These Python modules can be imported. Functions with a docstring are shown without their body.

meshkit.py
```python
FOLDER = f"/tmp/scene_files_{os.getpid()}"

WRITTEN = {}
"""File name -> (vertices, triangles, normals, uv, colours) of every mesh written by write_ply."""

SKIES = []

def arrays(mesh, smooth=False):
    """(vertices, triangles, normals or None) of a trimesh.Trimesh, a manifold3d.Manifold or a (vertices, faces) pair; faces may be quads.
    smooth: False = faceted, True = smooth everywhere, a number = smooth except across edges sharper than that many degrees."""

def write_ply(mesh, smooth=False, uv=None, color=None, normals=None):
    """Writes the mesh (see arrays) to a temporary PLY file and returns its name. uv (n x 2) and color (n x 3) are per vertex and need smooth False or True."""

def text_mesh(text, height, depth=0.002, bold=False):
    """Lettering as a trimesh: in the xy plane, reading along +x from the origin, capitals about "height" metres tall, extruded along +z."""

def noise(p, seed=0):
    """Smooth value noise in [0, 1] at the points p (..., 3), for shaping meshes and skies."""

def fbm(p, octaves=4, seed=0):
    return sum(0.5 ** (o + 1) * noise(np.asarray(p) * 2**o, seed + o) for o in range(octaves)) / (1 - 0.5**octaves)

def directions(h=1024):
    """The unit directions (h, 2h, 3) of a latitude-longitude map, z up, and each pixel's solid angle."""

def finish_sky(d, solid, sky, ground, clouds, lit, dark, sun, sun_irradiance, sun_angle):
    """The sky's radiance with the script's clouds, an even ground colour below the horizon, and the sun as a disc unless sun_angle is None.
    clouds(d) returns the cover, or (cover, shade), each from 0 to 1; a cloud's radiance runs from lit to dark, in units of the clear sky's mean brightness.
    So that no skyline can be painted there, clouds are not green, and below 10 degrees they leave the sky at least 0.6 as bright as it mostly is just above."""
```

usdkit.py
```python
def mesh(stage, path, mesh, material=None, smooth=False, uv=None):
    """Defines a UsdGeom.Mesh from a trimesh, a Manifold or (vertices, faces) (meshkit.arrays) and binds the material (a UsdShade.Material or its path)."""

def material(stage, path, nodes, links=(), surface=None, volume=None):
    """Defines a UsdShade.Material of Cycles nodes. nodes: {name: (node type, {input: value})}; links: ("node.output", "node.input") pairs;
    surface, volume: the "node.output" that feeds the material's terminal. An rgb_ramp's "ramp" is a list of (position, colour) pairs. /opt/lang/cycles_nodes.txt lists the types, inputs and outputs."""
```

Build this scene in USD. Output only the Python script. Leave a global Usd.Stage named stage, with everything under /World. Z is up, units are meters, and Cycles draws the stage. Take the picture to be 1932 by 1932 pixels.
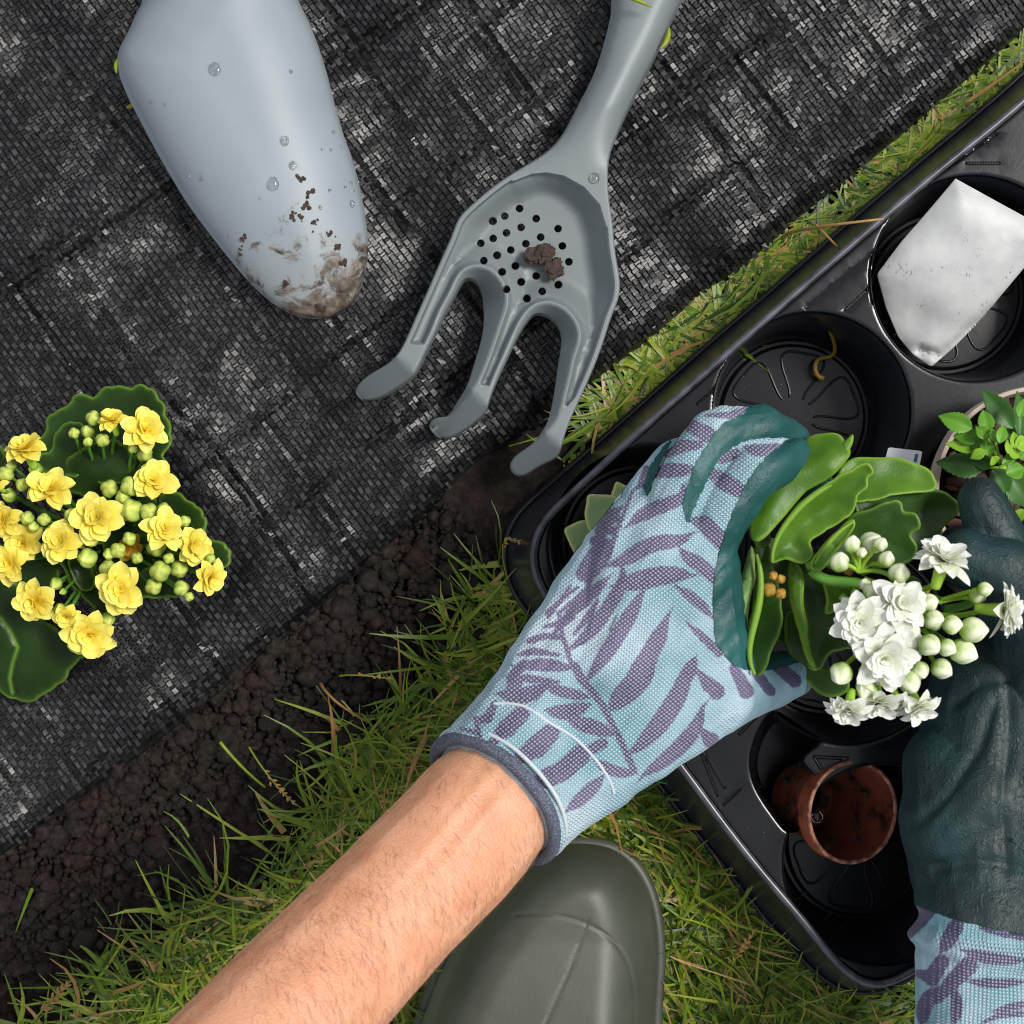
import math, random
import numpy as np
import trimesh, shapely, usdkit, meshkit
import manifold3d as m3
from scipy.spatial import Delaunay, cKDTree
from scipy.interpolate import splprep, splev
from shapely.geometry import Polygon, LineString, Point
from pxr import Usd, UsdGeom, UsdLux, UsdShade, Gf, Sdf, Vt

# ------------------------------------------------------------------ camera, sky, sun, exposure
stage = Usd.Stage.CreateInMemory()
UsdGeom.SetStageUpAxis(stage, 'Z')
UsdGeom.SetStageMetersPerUnit(stage, 1.0)
UsdGeom.Xform.Define(stage, '/World')
UsdGeom.Scope.Define(stage, '/World/Looks')
H, W, S = 0.85, 0.52, 1932.0            # camera height, width of ground in view, reading scale
EXPOSURE = 1.38
cam = UsdGeom.Camera.Define(stage, '/World/camera')
cam.CreateHorizontalApertureAttr(36.0)
cam.CreateVerticalApertureAttr(36.0)
cam.CreateFocalLengthAttr(36.0 * H / W)
cam.CreateClippingRangeAttr(Gf.Vec2f(0.02, 200.0))
cam.CreateFStopAttr(18.0)
cam.CreateFocusDistanceAttr(H - 0.07)
cam.CreateExposureAttr(EXPOSURE)
UsdGeom.Xformable(cam).AddTranslateOp().Set(Gf.Vec3d(0, 0, H))

SUN_EL, SUN_AZ = math.radians(57), math.radians(72)      # towards the right of the view
sun_dir = np.array([math.cos(SUN_EL) * math.sin(SUN_AZ), math.cos(SUN_EL) * math.cos(SUN_AZ), math.sin(SUN_EL)])
sun = UsdLux.DistantLight.Define(stage, '/World/sun')
sun.CreateIntensityAttr(0.4)
sun.CreateAngleAttr(18.0)
sun.CreateColorAttr(Gf.Vec3f(1.0, 0.96, 0.9))
sun.CreateNormalizeAttr(True)
_q = Gf.Rotation(Gf.Vec3d(0, 0, 1), Gf.Vec3d(*sun_dir))
_m = Gf.Matrix4d().SetRotate(_q)
UsdGeom.Xformable(sun).AddTransformOp().Set(_m)

sky = UsdLux.DomeLight.Define(stage, '/World/sky')
sky_mat = usdkit.material(stage, '/World/Looks/overcast_sky', {
    'tc': ('texture_coordinate', {}),
    'n': ('noise_texture', {'scale': 2.2, 'detail': 5.0, 'roughness': 0.55}),
    'r': ('rgb_ramp', {'ramp': [(0.32, (1.6, 1.75, 1.95)), (0.5, (4.1, 4.2, 4.35)), (0.68, (7.6, 7.6, 7.5))]}),
    's': ('sky_texture', {'sky_type': 'single_scattering', 'sun_disc': False, 'sun_elevation': SUN_EL, 'sun_rotation': SUN_AZ}),
    'm': ('mix', {'mix_type': 'mix', 'fac': 0.86}),
    'b': ('background_shader', {'strength': 0.056})},
    [('tc.generated', 'n.vector'), ('n.fac', 'r.fac'), ('s.color', 'm.color1'), ('r.color', 'm.color2'), ('m.color', 'b.color')], surface='b.background')
UsdShade.MaterialBindingAPI.Apply(sky.GetPrim()).Bind(sky_mat)
sky.GetPrim().SetCustomDataByKey('kind', 'structure')
sky.GetPrim().SetCustomDataByKey('label', 'bright overcast sky')
sky.GetPrim().SetCustomDataByKey('category', 'sky')

rng = np.random.default_rng(7)
random.seed(7)

# ------------------------------------------------------------------ helpers
def sc(z):
    return W / S * (H - np.asarray(z, float)) / H

def P(px, py, z=0.0):
    px, py, z = np.broadcast_arrays(np.asarray(px, float), np.asarray(py, float), np.asarray(z, float))
    k = sc(z)
    return np.stack([(px - S / 2) * k, -(py - S / 2) * k, z], -1)

def crop(x0, y0, zoom):
    """points read in an enlargement of the reference -> reading scale"""
    def f(pts):
        return [((x0 + p[0] / zoom) * 0.966, (y0 + p[1] / zoom) * 0.966) + tuple(v / zoom * 0.966 for v in p[2:3]) + tuple(p[3:]) for p in pts]
    return f
c_fork = crop(650, 0, 2.034)
c_yel = crop(0, 720, 2.842)
c_glove = crop(980, 700, 2.972)
c_white = crop(1380, 720, 2.647)
c_low = crop(1280, 1350, 2.683)
c_arm = crop(750, 1300, 2.76)
c_rose = crop(1700, 700, 4.83)
c_seed = crop(1300, 0, 2.76)
c_cell = crop(1350, 480, 4.293)
c_trow = crop(0, 0, 2.542)
c_soil = crop(0, 1200, 2.415)
c_succ = crop(950, 850, 4.83)

used = {}
def numbered(parent, name):
    k = (parent, name)
    used[k] = used.get(k, -1) + 1
    return name if used[k] == 0 else f'{name}_{used[k]:03d}'

def tag(prim, label=None, cat=None, group=None, kind=None):
    for k, v in (('label', label), ('category', cat), ('group', group), ('kind', kind)):
        if v:
            prim.SetCustomDataByKey(k, v)
    return prim

class Thing:
    def __init__(s, name, label=None, cat=None, loc=(0, 0, 0), group=None, kind=None, parent=None):
        base = parent.path if parent else '/World'
        s.path = f'{base}/{numbered(base, name)}'
        s.loc = np.asarray(loc, float) if not parent else parent.loc
        x = UsdGeom.Xform.Define(stage, s.path)
        if not parent:
            x.AddTranslateOp().Set(Gf.Vec3d(*map(float, loc)))
        s.prim = tag(x.GetPrim(), label, cat, group, kind)

def write(path, mesh, mat, smooth, attrs, loc):
    v, f, n = meshkit.arrays(mesh, smooth)
    v = v - loc
    m = UsdGeom.Mesh.Define(stage, path)
    m.CreatePointsAttr(Vt.Vec3fArray.FromNumpy(v.astype(np.float32)))
    m.CreateFaceVertexCountsAttr(Vt.IntArray.FromNumpy(np.full(len(f), 3, np.int32)))
    m.CreateFaceVertexIndicesAttr(Vt.IntArray.FromNumpy(f.astype(np.int32).ravel()))
    m.CreateSubdivisionSchemeAttr('none')
    if n is not None:
        m.CreateNormalsAttr(Vt.Vec3fArray.FromNumpy(n.astype(np.float32)))
        m.SetNormalsInterpolation('vertex')
    for k, a in (attrs or {}).items():
        assert len(a) == len(v), (path, k, len(a), len(v))
        UsdGeom.PrimvarsAPI(m).CreatePrimvar(k, Sdf.ValueTypeNames.FloatArray, 'vertex').Set(Vt.FloatArray.FromNumpy(np.asarray(a, np.float32)))
    UsdShade.MaterialBindingAPI.Apply(m.GetPrim()).Bind(mat)
    return m.GetPrim()

class Part:
    def __init__(s, path, loc, prim):
        s.path, s.loc, s.prim = path, loc, prim

def part(parent, name, mesh, mat, smooth=35, attrs=None, label=None, kind=None, flat=False):
    path = f'{parent.path}/{numbered(parent.path, name)}'
    prim = write(path, mesh, mat, (not flat) if attrs else smooth, attrs, parent.loc)
    tag(prim, label, None, None, kind)
    return Part(path, parent.loc, prim)

def solo(name, mesh, mat, label, cat, smooth=35, attrs=None, group=None, kind=None):
    path = '/World/' + numbered('/World', name)
    prim = write(path, mesh, mat, True if attrs else smooth, attrs, np.zeros(3))
    tag(prim, label, cat, group, kind)
    return Part(path, np.zeros(3), prim)

def cat(ms):
    vs, fs, n = [], [], 0
    for m in ms:
        v, f = (np.asarray(m.vertices), np.asarray(m.faces)) if hasattr(m, 'vertices') else m
        vs.append(v); fs.append(np.asarray(f) + n); n += len(v)
    return trimesh.Trimesh(np.vstack(vs), np.vstack(fs), process=False)

def spline(pts, n=None, closed=True, step=5.0):
    p = np.asarray([q[:2] for q in pts], float)
    if closed:
        p = np.vstack([p, p[:1]])
    keep = np.r_[True, np.linalg.norm(np.diff(p, axis=0), axis=1) > 1e-6]
    p = p[keep]
    L = np.linalg.norm(np.diff(p, axis=0), axis=1).sum()
    n = n or max(12, int(L / step))
    tck, _ = splprep(p.T, s=0, per=closed, k=3)
    return np.array(splev(np.linspace(0, 1, n, endpoint=not closed), tck)).T

def scallop(o, lam=26.0, amp=4.0, start=0.0, end=1.0):
    """rounded teeth along a closed outline"""
    o = np.asarray(o)
    d = np.linalg.norm(np.roll(o, -1, 0) - o, axis=1)
    s = np.r_[0, np.cumsum(d)[:-1]]
    L = d.sum()
    t = np.roll(o, -1, 0) - np.roll(o, 1, 0)
    t /= np.linalg.norm(t, axis=1, keepdims=True) + 1e-9
    area = 0.5 * np.sum(o[:, 0] * np.roll(o[:, 1], -1) - np.roll(o[:, 0], -1) * o[:, 1])
    nrm = np.stack([t[:, 1], -t[:, 0]], 1) * np.sign(area)
    k = max(3, round(L / lam))
    ph = s / L * k + 0.25 * np.sin(s / L * 17.0)
    fr = s / L
    on = ((fr >= start) & (fr <= end)).astype(float)
    return o + nrm * (amp * (np.abs(np.sin(np.pi * ph)) ** 0.7 - 0.5) * on)[:, None]

def sample_line(line, ds):
    out = []
    for g in getattr(line, 'geoms', [line]):
        n = max(4, int(g.length / ds))
        for ring in ([g.exterior, *g.interiors] if g.geom_type == 'Polygon' else [g]):
            n = max(6, int(ring.length / ds))
            out += [ring.interpolate(i / n, normalized=True).coords[0] for i in range(n)]
    return out

def relief(outline, zt, thick, holes=(), grid=14.0, rings=(0, 2, 5), ds=6.0, extra=(), seed=0, closed=True):
    """A solid whose plan is read off in view space and whose every vertex stands at its own height zt(x, y, d)."""
    poly = outline if isinstance(outline, Polygon) else Polygon(outline, holes)
    if not poly.is_valid:
        poly = poly.buffer(0)
        if poly.geom_type != 'Polygon':
            poly = max(poly.geoms, key=lambda g: g.area)
    pts = []
    pts += sample_line(poly, ds)
    for e in extra:
        pts += [tuple(q) for q in e]
    for r in rings:
        b = poly.buffer(-r)
        if r and not b.is_empty:
            pts += sample_line(b, ds)
    core = poly.buffer(-max(rings) - grid * 0.45)
    x0, y0, x1, y1 = poly.bounds
    gx, gy = np.meshgrid(np.arange(x0, x1, grid), np.arange(y0, y1, grid * 0.866))
    gx = gx + (np.arange(gx.shape[0]) % 2)[:, None] * grid / 2
    g = np.stack([gx.ravel(), gy.ravel()], 1)
    if not core.is_empty:
        g = g[shapely.contains_xy(core, g[:, 0], g[:, 1])]
        if extra:
            ex = np.vstack([np.asarray(e) for e in extra])
            g = g[cKDTree(ex).query(g)[0] > grid * 0.4] if len(g) else g
        pts = np.vstack([np.asarray(pts, float).reshape(-1, 2), g])
    pts = np.asarray(pts, float)
    near = cKDTree(pts).query_pairs(1.3, output_type='ndarray')
    alive = np.ones(len(pts), bool)
    for i, j in near[np.lexsort((near[:, 1], near[:, 0]))] if len(near) else ():
        if alive[i]:
            alive[j] = False
    pts = pts[alive]
    tri = Delaunay(pts).simplices
    c = pts[tri].mean(1)
    a, b = pts[tri[:, 1]] - pts[tri[:, 0]], pts[tri[:, 2]] - pts[tri[:, 0]]
    cr = a[:, 0] * b[:, 1] - a[:, 1] * b[:, 0]
    ok = shapely.contains_xy(poly.buffer(0.05), c[:, 0], c[:, 1]) & (np.abs(cr) > 0.05)
    tri, cr = tri[ok], cr[ok]
    tri = np.where((cr > 0)[:, None], tri[:, ::-1], tri)       # y points down in view space
    us = np.unique(tri)
    remap = -np.ones(len(pts), int); remap[us] = np.arange(len(us))
    pts, tri = pts[us], remap[tri]
    d = shapely.distance(poly.boundary, shapely.points(pts))
    z = np.asarray(zt(pts[:, 0], pts[:, 1], d), float) * np.ones(len(pts))
    top = P(pts[:, 0], pts[:, 1], z)
    th = thick(pts[:, 0], pts[:, 1], d) if callable(thick) else thick
    bot = top.copy(); bot[:, 2] -= th
    e = np.vstack([tri[:, [0, 1]], tri[:, [1, 2]], tri[:, [2, 0]]])
    key = {}
    for i, j in map(tuple, e):
        key[(i, j)] = 1
    walls, n = [], len(pts)
    for i, j in key:
        if (j, i) not in key:
            walls += [(i, i + n, j + n), (i, j + n, j)]
    f = np.vstack([tri, tri[:, ::-1] + n] + ([np.array(walls)] if walls else []))
    m = trimesh.Trimesh(np.vstack([top, bot]), f, process=False)
    m.metadata['d'] = np.r_[d, d]
    m.metadata['px'] = np.vstack([pts, pts])
    return m

def edge_round(d, r, h):
    t = np.clip(d / r, 0, 1)
    return -h * (1 - np.sqrt(1 - (1 - t) ** 2))

def tube(pts, radii, sides=8, cap=True, closed=False):
    p = np.asarray(pts, float)
    r = np.broadcast_to(np.asarray(radii, float), (len(p),))
    t = np.gradient(p, axis=0) if not closed else np.roll(p, -1, 0) - np.roll(p, 1, 0)
    t /= np.linalg.norm(t, axis=1, keepdims=True) + 1e-12
    ref = np.array([0, 0, 1.0]) if abs(t[:, 2]).mean() < 0.8 else np.array([1.0, 0, 0])
    a = np.cross(t, ref); a /= np.linalg.norm(a, axis=1, keepdims=True) + 1e-12
    b = np.cross(t, a)
    ang = np.arange(sides) * 2 * np.pi / sides
    v = (p[:, None] + r[:, None, None] * (np.cos(ang)[None, :, None] * a[:, None] + np.sin(ang)[None, :, None] * b[:, None])).reshape(-1, 3)
    f, n = [], len(p)
    for i in range(n if closed else n - 1):
        i2 = (i + 1) % n
        for j in range(sides):
            k = (j + 1) % sides
            f += [(i * sides + j, i2 * sides + j, i2 * sides + k), (i * sides + j, i2 * sides + k, i * sides + k)]
    if cap and not closed:
        v = np.vstack([v, p[:1], p[-1:]])
        for j in range(sides):
            k = (j + 1) % sides
            f += [(n * sides, j, k), (n * sides + 1, (n - 1) * sides + k, (n - 1) * sides + j)]
    m = trimesh.Trimesh(v, np.array(f), process=False)
    return m

def curve3(pts, n=16):
    p = np.asarray(pts, float)
    if len(p) < 3:
        t = np.linspace(0, 1, n)[:, None]
        return p[0] * (1 - t) + p[-1] * t
    tck, _ = splprep(p.T, s=0, k=min(3, len(p) - 1))
    return np.array(splev(np.linspace(0, 1, n), tck)).T

def loft(rings_, closed_bottom=False, closed_top=False):
    """rings of equal length joined in order"""
    R = np.asarray(rings_, float); k, n = R.shape[:2]
    v = R.reshape(-1, 3); f = []
    for i in range(k - 1):
        for j in range(n):
            q = (j + 1) % n
            f += [(i * n + j, i * n + q, (i + 1) * n + q), (i * n + j, (i + 1) * n + q, (i + 1) * n + j)]
    if closed_bottom:
        c = len(v); v = np.vstack([v, R[-1].mean(0)])
        f += [((k - 1) * n + j, (k - 1) * n + (j + 1) % n, c) for j in range(n)]
    if closed_top:
        c = len(v); v = np.vstack([v, R[0].mean(0)])
        f += [((j + 1) % n, j, c) for j in range(n)]
    return trimesh.Trimesh(v, np.array(f), process=False)

def frame_of(nrm, spin=0.0):
    n = np.asarray(nrm, float); n = n / np.linalg.norm(n)
    a = np.cross(n, [0.3, 0.95, 0.1]); a /= np.linalg.norm(a)
    b = np.cross(n, a)
    c, s = math.cos(spin), math.sin(spin)
    return np.stack([c * a + s * b, -s * a + c * b, n], 1)      # columns

def smoothnoise(p, scale, seed=0, oct=3):
    return meshkit.fbm(np.asarray(p) * scale, oct, seed) - 0.5

# ------------------------------------------------------------------ materials
MATS = {}
def mat(name, nodes, links, surface='p.BSDF'):
    MATS[name] = usdkit.material(stage, f'/World/Looks/{name}', nodes, links, surface=surface)
    return MATS[name]

mat('soil', {
    'g': ('geometry', {}), 'n': ('noise_texture', {'scale': 260.0, 'detail': 6.0, 'roughness': 0.65}),
    'n2': ('noise_texture', {'scale': 40.0, 'detail': 3.0}),
    'r': ('rgb_ramp', {'ramp': [(0.3, (0.006, 0.004, 0.0035)), (0.55, (0.021, 0.0135, 0.0115)), (0.75, (0.055, 0.036, 0.029))]}),
    'm': ('mix', {'mix_type': 'multiply', 'fac': 0.6}), 'b': ('bump', {'strength': 0.9, 'distance': 0.0015}),
    'p': ('principled_bsdf', {'roughness': 0.85, 'specular_ior_level': 0.25})},
    [('g.position', 'n.vector'), ('g.position', 'n2.vector'), ('n.fac', 'r.fac'), ('r.color', 'm.color1'), ('n2.color', 'm.color2'), ('m.color', 'p.base_color'), ('n.fac', 'b.height'), ('b.normal', 'p.normal')])
mat('grass', {
    'g': ('geometry', {}), 'a': ('attribute', {'attribute': 'tone'}),
    'r': ('rgb_ramp', {'ramp': [(0.0, (0.014, 0.038, 0.003)), (0.25, (0.056, 0.120, 0.006)), (0.5, (0.135, 0.230, 0.010)), (0.72, (0.27, 0.34, 0.022)), (0.82, (0.26, 0.24, 0.05)), (0.9, (0.40, 0.21, 0.07)), (1.0, (0.52, 0.36, 0.16))]}),
    'n': ('noise_texture', {'scale': 300.0, 'detail': 2.0}), 'm': ('mix', {'mix_type': 'overlay', 'fac': 0.35}),
    'p': ('principled_bsdf', {'roughness': 0.42, 'specular_ior_level': 0.4}), 't': ('translucent_bsdf', {}), 'x': ('mix_closure', {'fac': 0.32})},
    [('a.fac', 'r.fac'), ('g.position', 'n.vector'), ('r.color', 'm.color1'), ('n.color', 'm.color2'), ('m.color', 'p.base_color'), ('m.color', 't.color'), ('p.BSDF', 'x.closure1'), ('t.BSDF', 'x.closure2')], 'x.closure')
mat('tape', {
    'g': ('geometry', {}), 'a': ('attribute', {'attribute': 'tone'}), 'n': ('noise_texture', {'scale': 900.0, 'detail': 2.0}),
    'r': ('rgb_ramp', {'ramp': [(0.0, (0.002, 0.002, 0.0024)), (0.45, (0.009, 0.009, 0.010)), (1.0, (0.050, 0.050, 0.054))]}),
    'rr': ('map_range', {'from_min': 0.0, 'from_max': 1.0, 'to_min': 0.38, 'to_max': 0.54}),
    'n3': ('noise_texture', {'scale': 26.0, 'detail': 5.0, 'roughness': 0.6}),  # broad sheen patches painted into the tape colour
    'ad': ('math', {'math_type': 'multiply_add', 'value2': 0.95, 'value3': -0.19}),
    'ad2': ('math', {'math_type': 'multiply_add', 'value2': 0.32}),
    'b': ('bump', {'strength': 0.25, 'distance': 0.0004}),
    'p': ('principled_bsdf', {'specular_ior_level': 0.40})},
    [('g.position', 'n.vector'), ('g.position', 'n3.vector'), ('a.fac', 'ad.value1'), ('n3.fac', 'ad2.value1'), ('ad.value', 'ad2.value3'), ('ad2.value', 'r.fac'), ('g.random_per_island', 'rr.value'), ('rr.result', 'p.roughness'), ('r.color', 'p.base_color'), ('n.fac', 'b.height'), ('b.normal', 'p.normal')])
mat('fabric_base', {'p': ('principled_bsdf', {'base_color': (0.006, 0.006, 0.007), 'roughness': 0.6})}, [])

def plastic(name, col, rough=0.42, dirt=None):
    """matt moulded plastic; dirt: (x, y, nx, ny, reach, spread) towards which soil is smeared"""
    n = {'g': ('geometry', {}), 'n': ('noise_texture', {'scale': 1400.0, 'detail': 2.0}), 'n2': ('noise_texture', {'scale': 28.0, 'detail': 4.0}),
         'r2': ('rgb_ramp', {'ramp': [(0.3, tuple(c * 0.93 for c in col)), (0.7, tuple(min(1, c * 1.05) for c in col))]}),
         'b': ('bump', {'strength': 0.12, 'distance': 0.0003}), 'p': ('principled_bsdf', {'roughness': rough, 'specular_ior_level': 0.45})}
    l = [('g.position', 'n.vector'), ('g.position', 'n2.vector'), ('n2.fac', 'r2.fac'), ('n.fac', 'b.height'), ('b.normal', 'p.normal')]
    if dirt is None:
        return mat(name, n, l + [('r2.color', 'p.base_color')])
    x, y, nx, ny, a, bb = dirt
    n |= {'dot': ('vector_math', {'math_type': 'dot_product', 'vector2': (nx, ny, 0.0)}),
          'mr': ('map_range', {'from_min': a, 'from_max': bb, 'to_min': -0.20, 'to_max': 0.10, 'clamp': True}),
          'n4': ('noise_texture', {'scale': 75.0, 'detail': 8.0, 'roughness': 0.68, 'distortion': 0.6}),
          'add': ('math', {'math_type': 'add'}), 'mask': ('map_range', {'from_min': 0.485, 'from_max': 0.575, 'clamp': True}),
          'n5': ('noise_texture', {'scale': 200.0, 'detail': 4.0}),
          'dr': ('rgb_ramp', {'ramp': [(0.35, (0.025, 0.018, 0.013)), (0.52, (0.10, 0.08, 0.062)), (0.75, (0.24, 0.19, 0.15))]}),
          'mx': ('mix', {'mix_type': 'mix'}),
          'film': ('map_range', {'from_min': a + (bb - a) * 0.35, 'from_max': bb, 'to_min': 0.0, 'to_max': 0.75, 'clamp': True}),
          'fn': ('math', {'math_type': 'multiply'}),
          'mf': ('mix', {'mix_type': 'mix', 'color2': (0.34, 0.30, 0.27)})}
    l += [('g.position', 'dot.vector1'), ('dot.value', 'mr.value'), ('dot.value', 'film.value'), ('g.position', 'n4.vector'), ('g.position', 'n5.vector'), ('mr.result', 'add.value1'), ('n4.fac', 'add.value2'),
          ('add.value', 'mask.value'), ('n5.fac', 'dr.fac'), ('film.result', 'fn.value1'), ('n2.fac', 'fn.value2'), ('fn.value', 'mf.fac'), ('r2.color', 'mf.color1'),
          ('mask.result', 'mx.fac'), ('mf.color', 'mx.color1'), ('dr.color', 'mx.color2'), ('mx.color', 'p.base_color')]
    return mat(name, n, l)

def leafmat(name, dark, mid, edge, rough=0.35, trans=0.12, spots=0.0):
    return mat(name, {
        'g': ('geometry', {}), 'n': ('noise_texture', {'scale': 60.0, 'detail': 4.0}), 'nf': ('noise_texture', {'scale': 900.0, 'detail': 2.0}),
        'r': ('rgb_ramp', {'ramp': [(0.3, dark), (0.7, mid)]}), 'a': ('attribute', {'attribute': 'edge'}),
        'm': ('mix', {'mix_type': 'mix', 'color2': edge}), 'b': ('bump', {'strength': 0.18, 'distance': 0.0006}),
        'b2': ('bump', {'strength': 0.1, 'distance': 0.004}),
        'p': ('principled_bsdf', {'roughness': rough, 'specular_ior_level': spots or 0.3}), 't': ('translucent_bsdf', {}), 'x': ('mix_closure', {'fac': trans})},
        [('g.position', 'n.vector'), ('g.position', 'nf.vector'), ('n.fac', 'r.fac'), ('r.color', 'm.color1'), ('a.fac', 'm.fac'), ('m.color', 'p.base_color'), ('m.color', 't.color'),
         ('nf.fac', 'b.height'), ('n.fac', 'b2.height'), ('b.normal', 'b2.normal'), ('b2.normal', 'p.normal'), ('p.BSDF', 'x.closure1'), ('t.BSDF', 'x.closure2')], 'x.closure')
leafmat('dark_leaf', (0.007, 0.020, 0.003), (0.015, 0.040, 0.006), (0.13, 0.25, 0.03), 0.30, 0.04, 0.16)
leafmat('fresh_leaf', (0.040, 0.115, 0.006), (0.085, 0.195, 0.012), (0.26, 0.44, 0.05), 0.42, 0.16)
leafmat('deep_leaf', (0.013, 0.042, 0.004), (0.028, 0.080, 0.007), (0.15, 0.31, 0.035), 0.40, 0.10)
leafmat('pale_leaf', (0.12, 0.22, 0.06), (0.17, 0.29, 0.09), (0.32, 0.46, 0.16), 0.5, 0.1)
leafmat('succulent_leaf', (0.20, 0.32, 0.14), (0.30, 0.44, 0.22), (0.48, 0.50, 0.18), 0.55, 0.05)
leafmat('rose_dark', (0.025, 0.085, 0.014), (0.045, 0.14, 0.022), (0.06, 0.17, 0.03), 0.42, 0.2)
leafmat('rose_bright', (0.075, 0.22, 0.012), (0.13, 0.33, 0.022), (0.17, 0.4, 0.04), 0.42, 0.25)
leafmat('rose_lime', (0.18, 0.38, 0.02), (0.27, 0.48, 0.03), (0.3, 0.5, 0.05), 0.42, 0.25)
leafmat('stem_green', (0.06, 0.16, 0.02), (0.10, 0.25, 0.03), (0.2, 0.4, 0.05), 0.4, 0.0)
leafmat('stem_lime', (0.22, 0.40, 0.03), (0.32, 0.50, 0.06), (0.2, 0.4, 0.05), 0.4, 0.0)

def petalmat(name, inner, outer, trans=0.3):
    mat(name, {
        'g': ('geometry', {}), 'a': ('attribute', {'attribute': 'edge'}), 'o': ('object_info', {}),
        'r': ('rgb_ramp', {'ramp': [(0.0, inner), (0.55, tuple((i + o) / 2 for i, o in zip(inner, outer))), (1.0, outer)]}),
        'h': ('hsv', {'hue': 0.5, 'saturation': 1.0}), 'mr': ('map_range', {'to_min': 0.88, 'to_max': 1.06}),
        'n': ('noise_texture', {'scale': 500.0, 'detail': 3.0}), 'b': ('bump', {'strength': 0.15, 'distance': 0.0008}),
        'p': ('principled_bsdf', {'roughness': 0.5, 'specular_ior_level': 0.35}), 't': ('translucent_bsdf', {}), 'x': ('mix_closure', {'fac': trans})},
        [('a.fac', 'r.fac'), ('r.color', 'h.color'), ('o.random', 'mr.value'), ('mr.result', 'h.value'), ('h.color', 'p.base_color'), ('h.color', 't.color'), ('g.position', 'n.vector'), ('n.fac', 'b.height'), ('b.normal', 'p.normal'),
         ('p.BSDF', 'x.closure1'), ('t.BSDF', 'x.closure2')], 'x.closure')
petalmat('yellow_petal', (0.83, 0.63, 0.012), (0.92, 0.86, 0.22))
petalmat('orange_petal', (0.70, 0.33, 0.01), (0.75, 0.45, 0.04))
petalmat('white_petal', (0.80, 0.83, 0.62), (0.88, 0.885, 0.87))
petalmat('yellow_bud', (0.10, 0.24, 0.015), (0.60, 0.68, 0.15), 0.15)
petalmat('white_bud', (0.24, 0.40, 0.03), (0.84, 0.87, 0.66), 0.15)
petalmat('dry_bud', (0.22, 0.11, 0.02), (0.46, 0.27, 0.05), 0.1)

mat('tray_plastic', {
    'g': ('geometry', {}), 'n': ('noise_texture', {'scale': 420.0, 'detail': 4.0}), 'n2': ('noise_texture', {'scale': 30.0, 'detail': 4.0}),
    'r': ('rgb_ramp', {'ramp': [(0.35, (0.005, 0.0053, 0.007)), (0.7, (0.009, 0.0095, 0.013))]}), 'rr': ('map_range', {'to_min': 0.17, 'to_max': 0.24}),
    'n3': ('noise_texture', {'scale': 800.0, 'detail': 2.0}), 'du': ('map_range', {'from_min': 0.74, 'from_max': 0.80, 'clamp': True}),
    'mx': ('mix', {'mix_type': 'mix', 'color2': (0.22, 0.2, 0.18)}),
    'b': ('bump', {'strength': 0.05, 'distance': 0.0005}), 'p': ('principled_bsdf', {'specular_ior_level': 0.34})},
    [('g.position', 'n.vector'), ('g.position', 'n2.vector'), ('g.position', 'n3.vector'), ('n3.fac', 'du.value'), ('du.result', 'mx.fac'), ('n2.fac', 'r.fac'), ('n2.fac', 'rr.value'), ('r.color', 'mx.color1'), ('mx.color', 'p.base_color'), ('rr.result', 'p.roughness'), ('n.fac', 'b.height'), ('b.normal', 'p.normal')])
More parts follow.
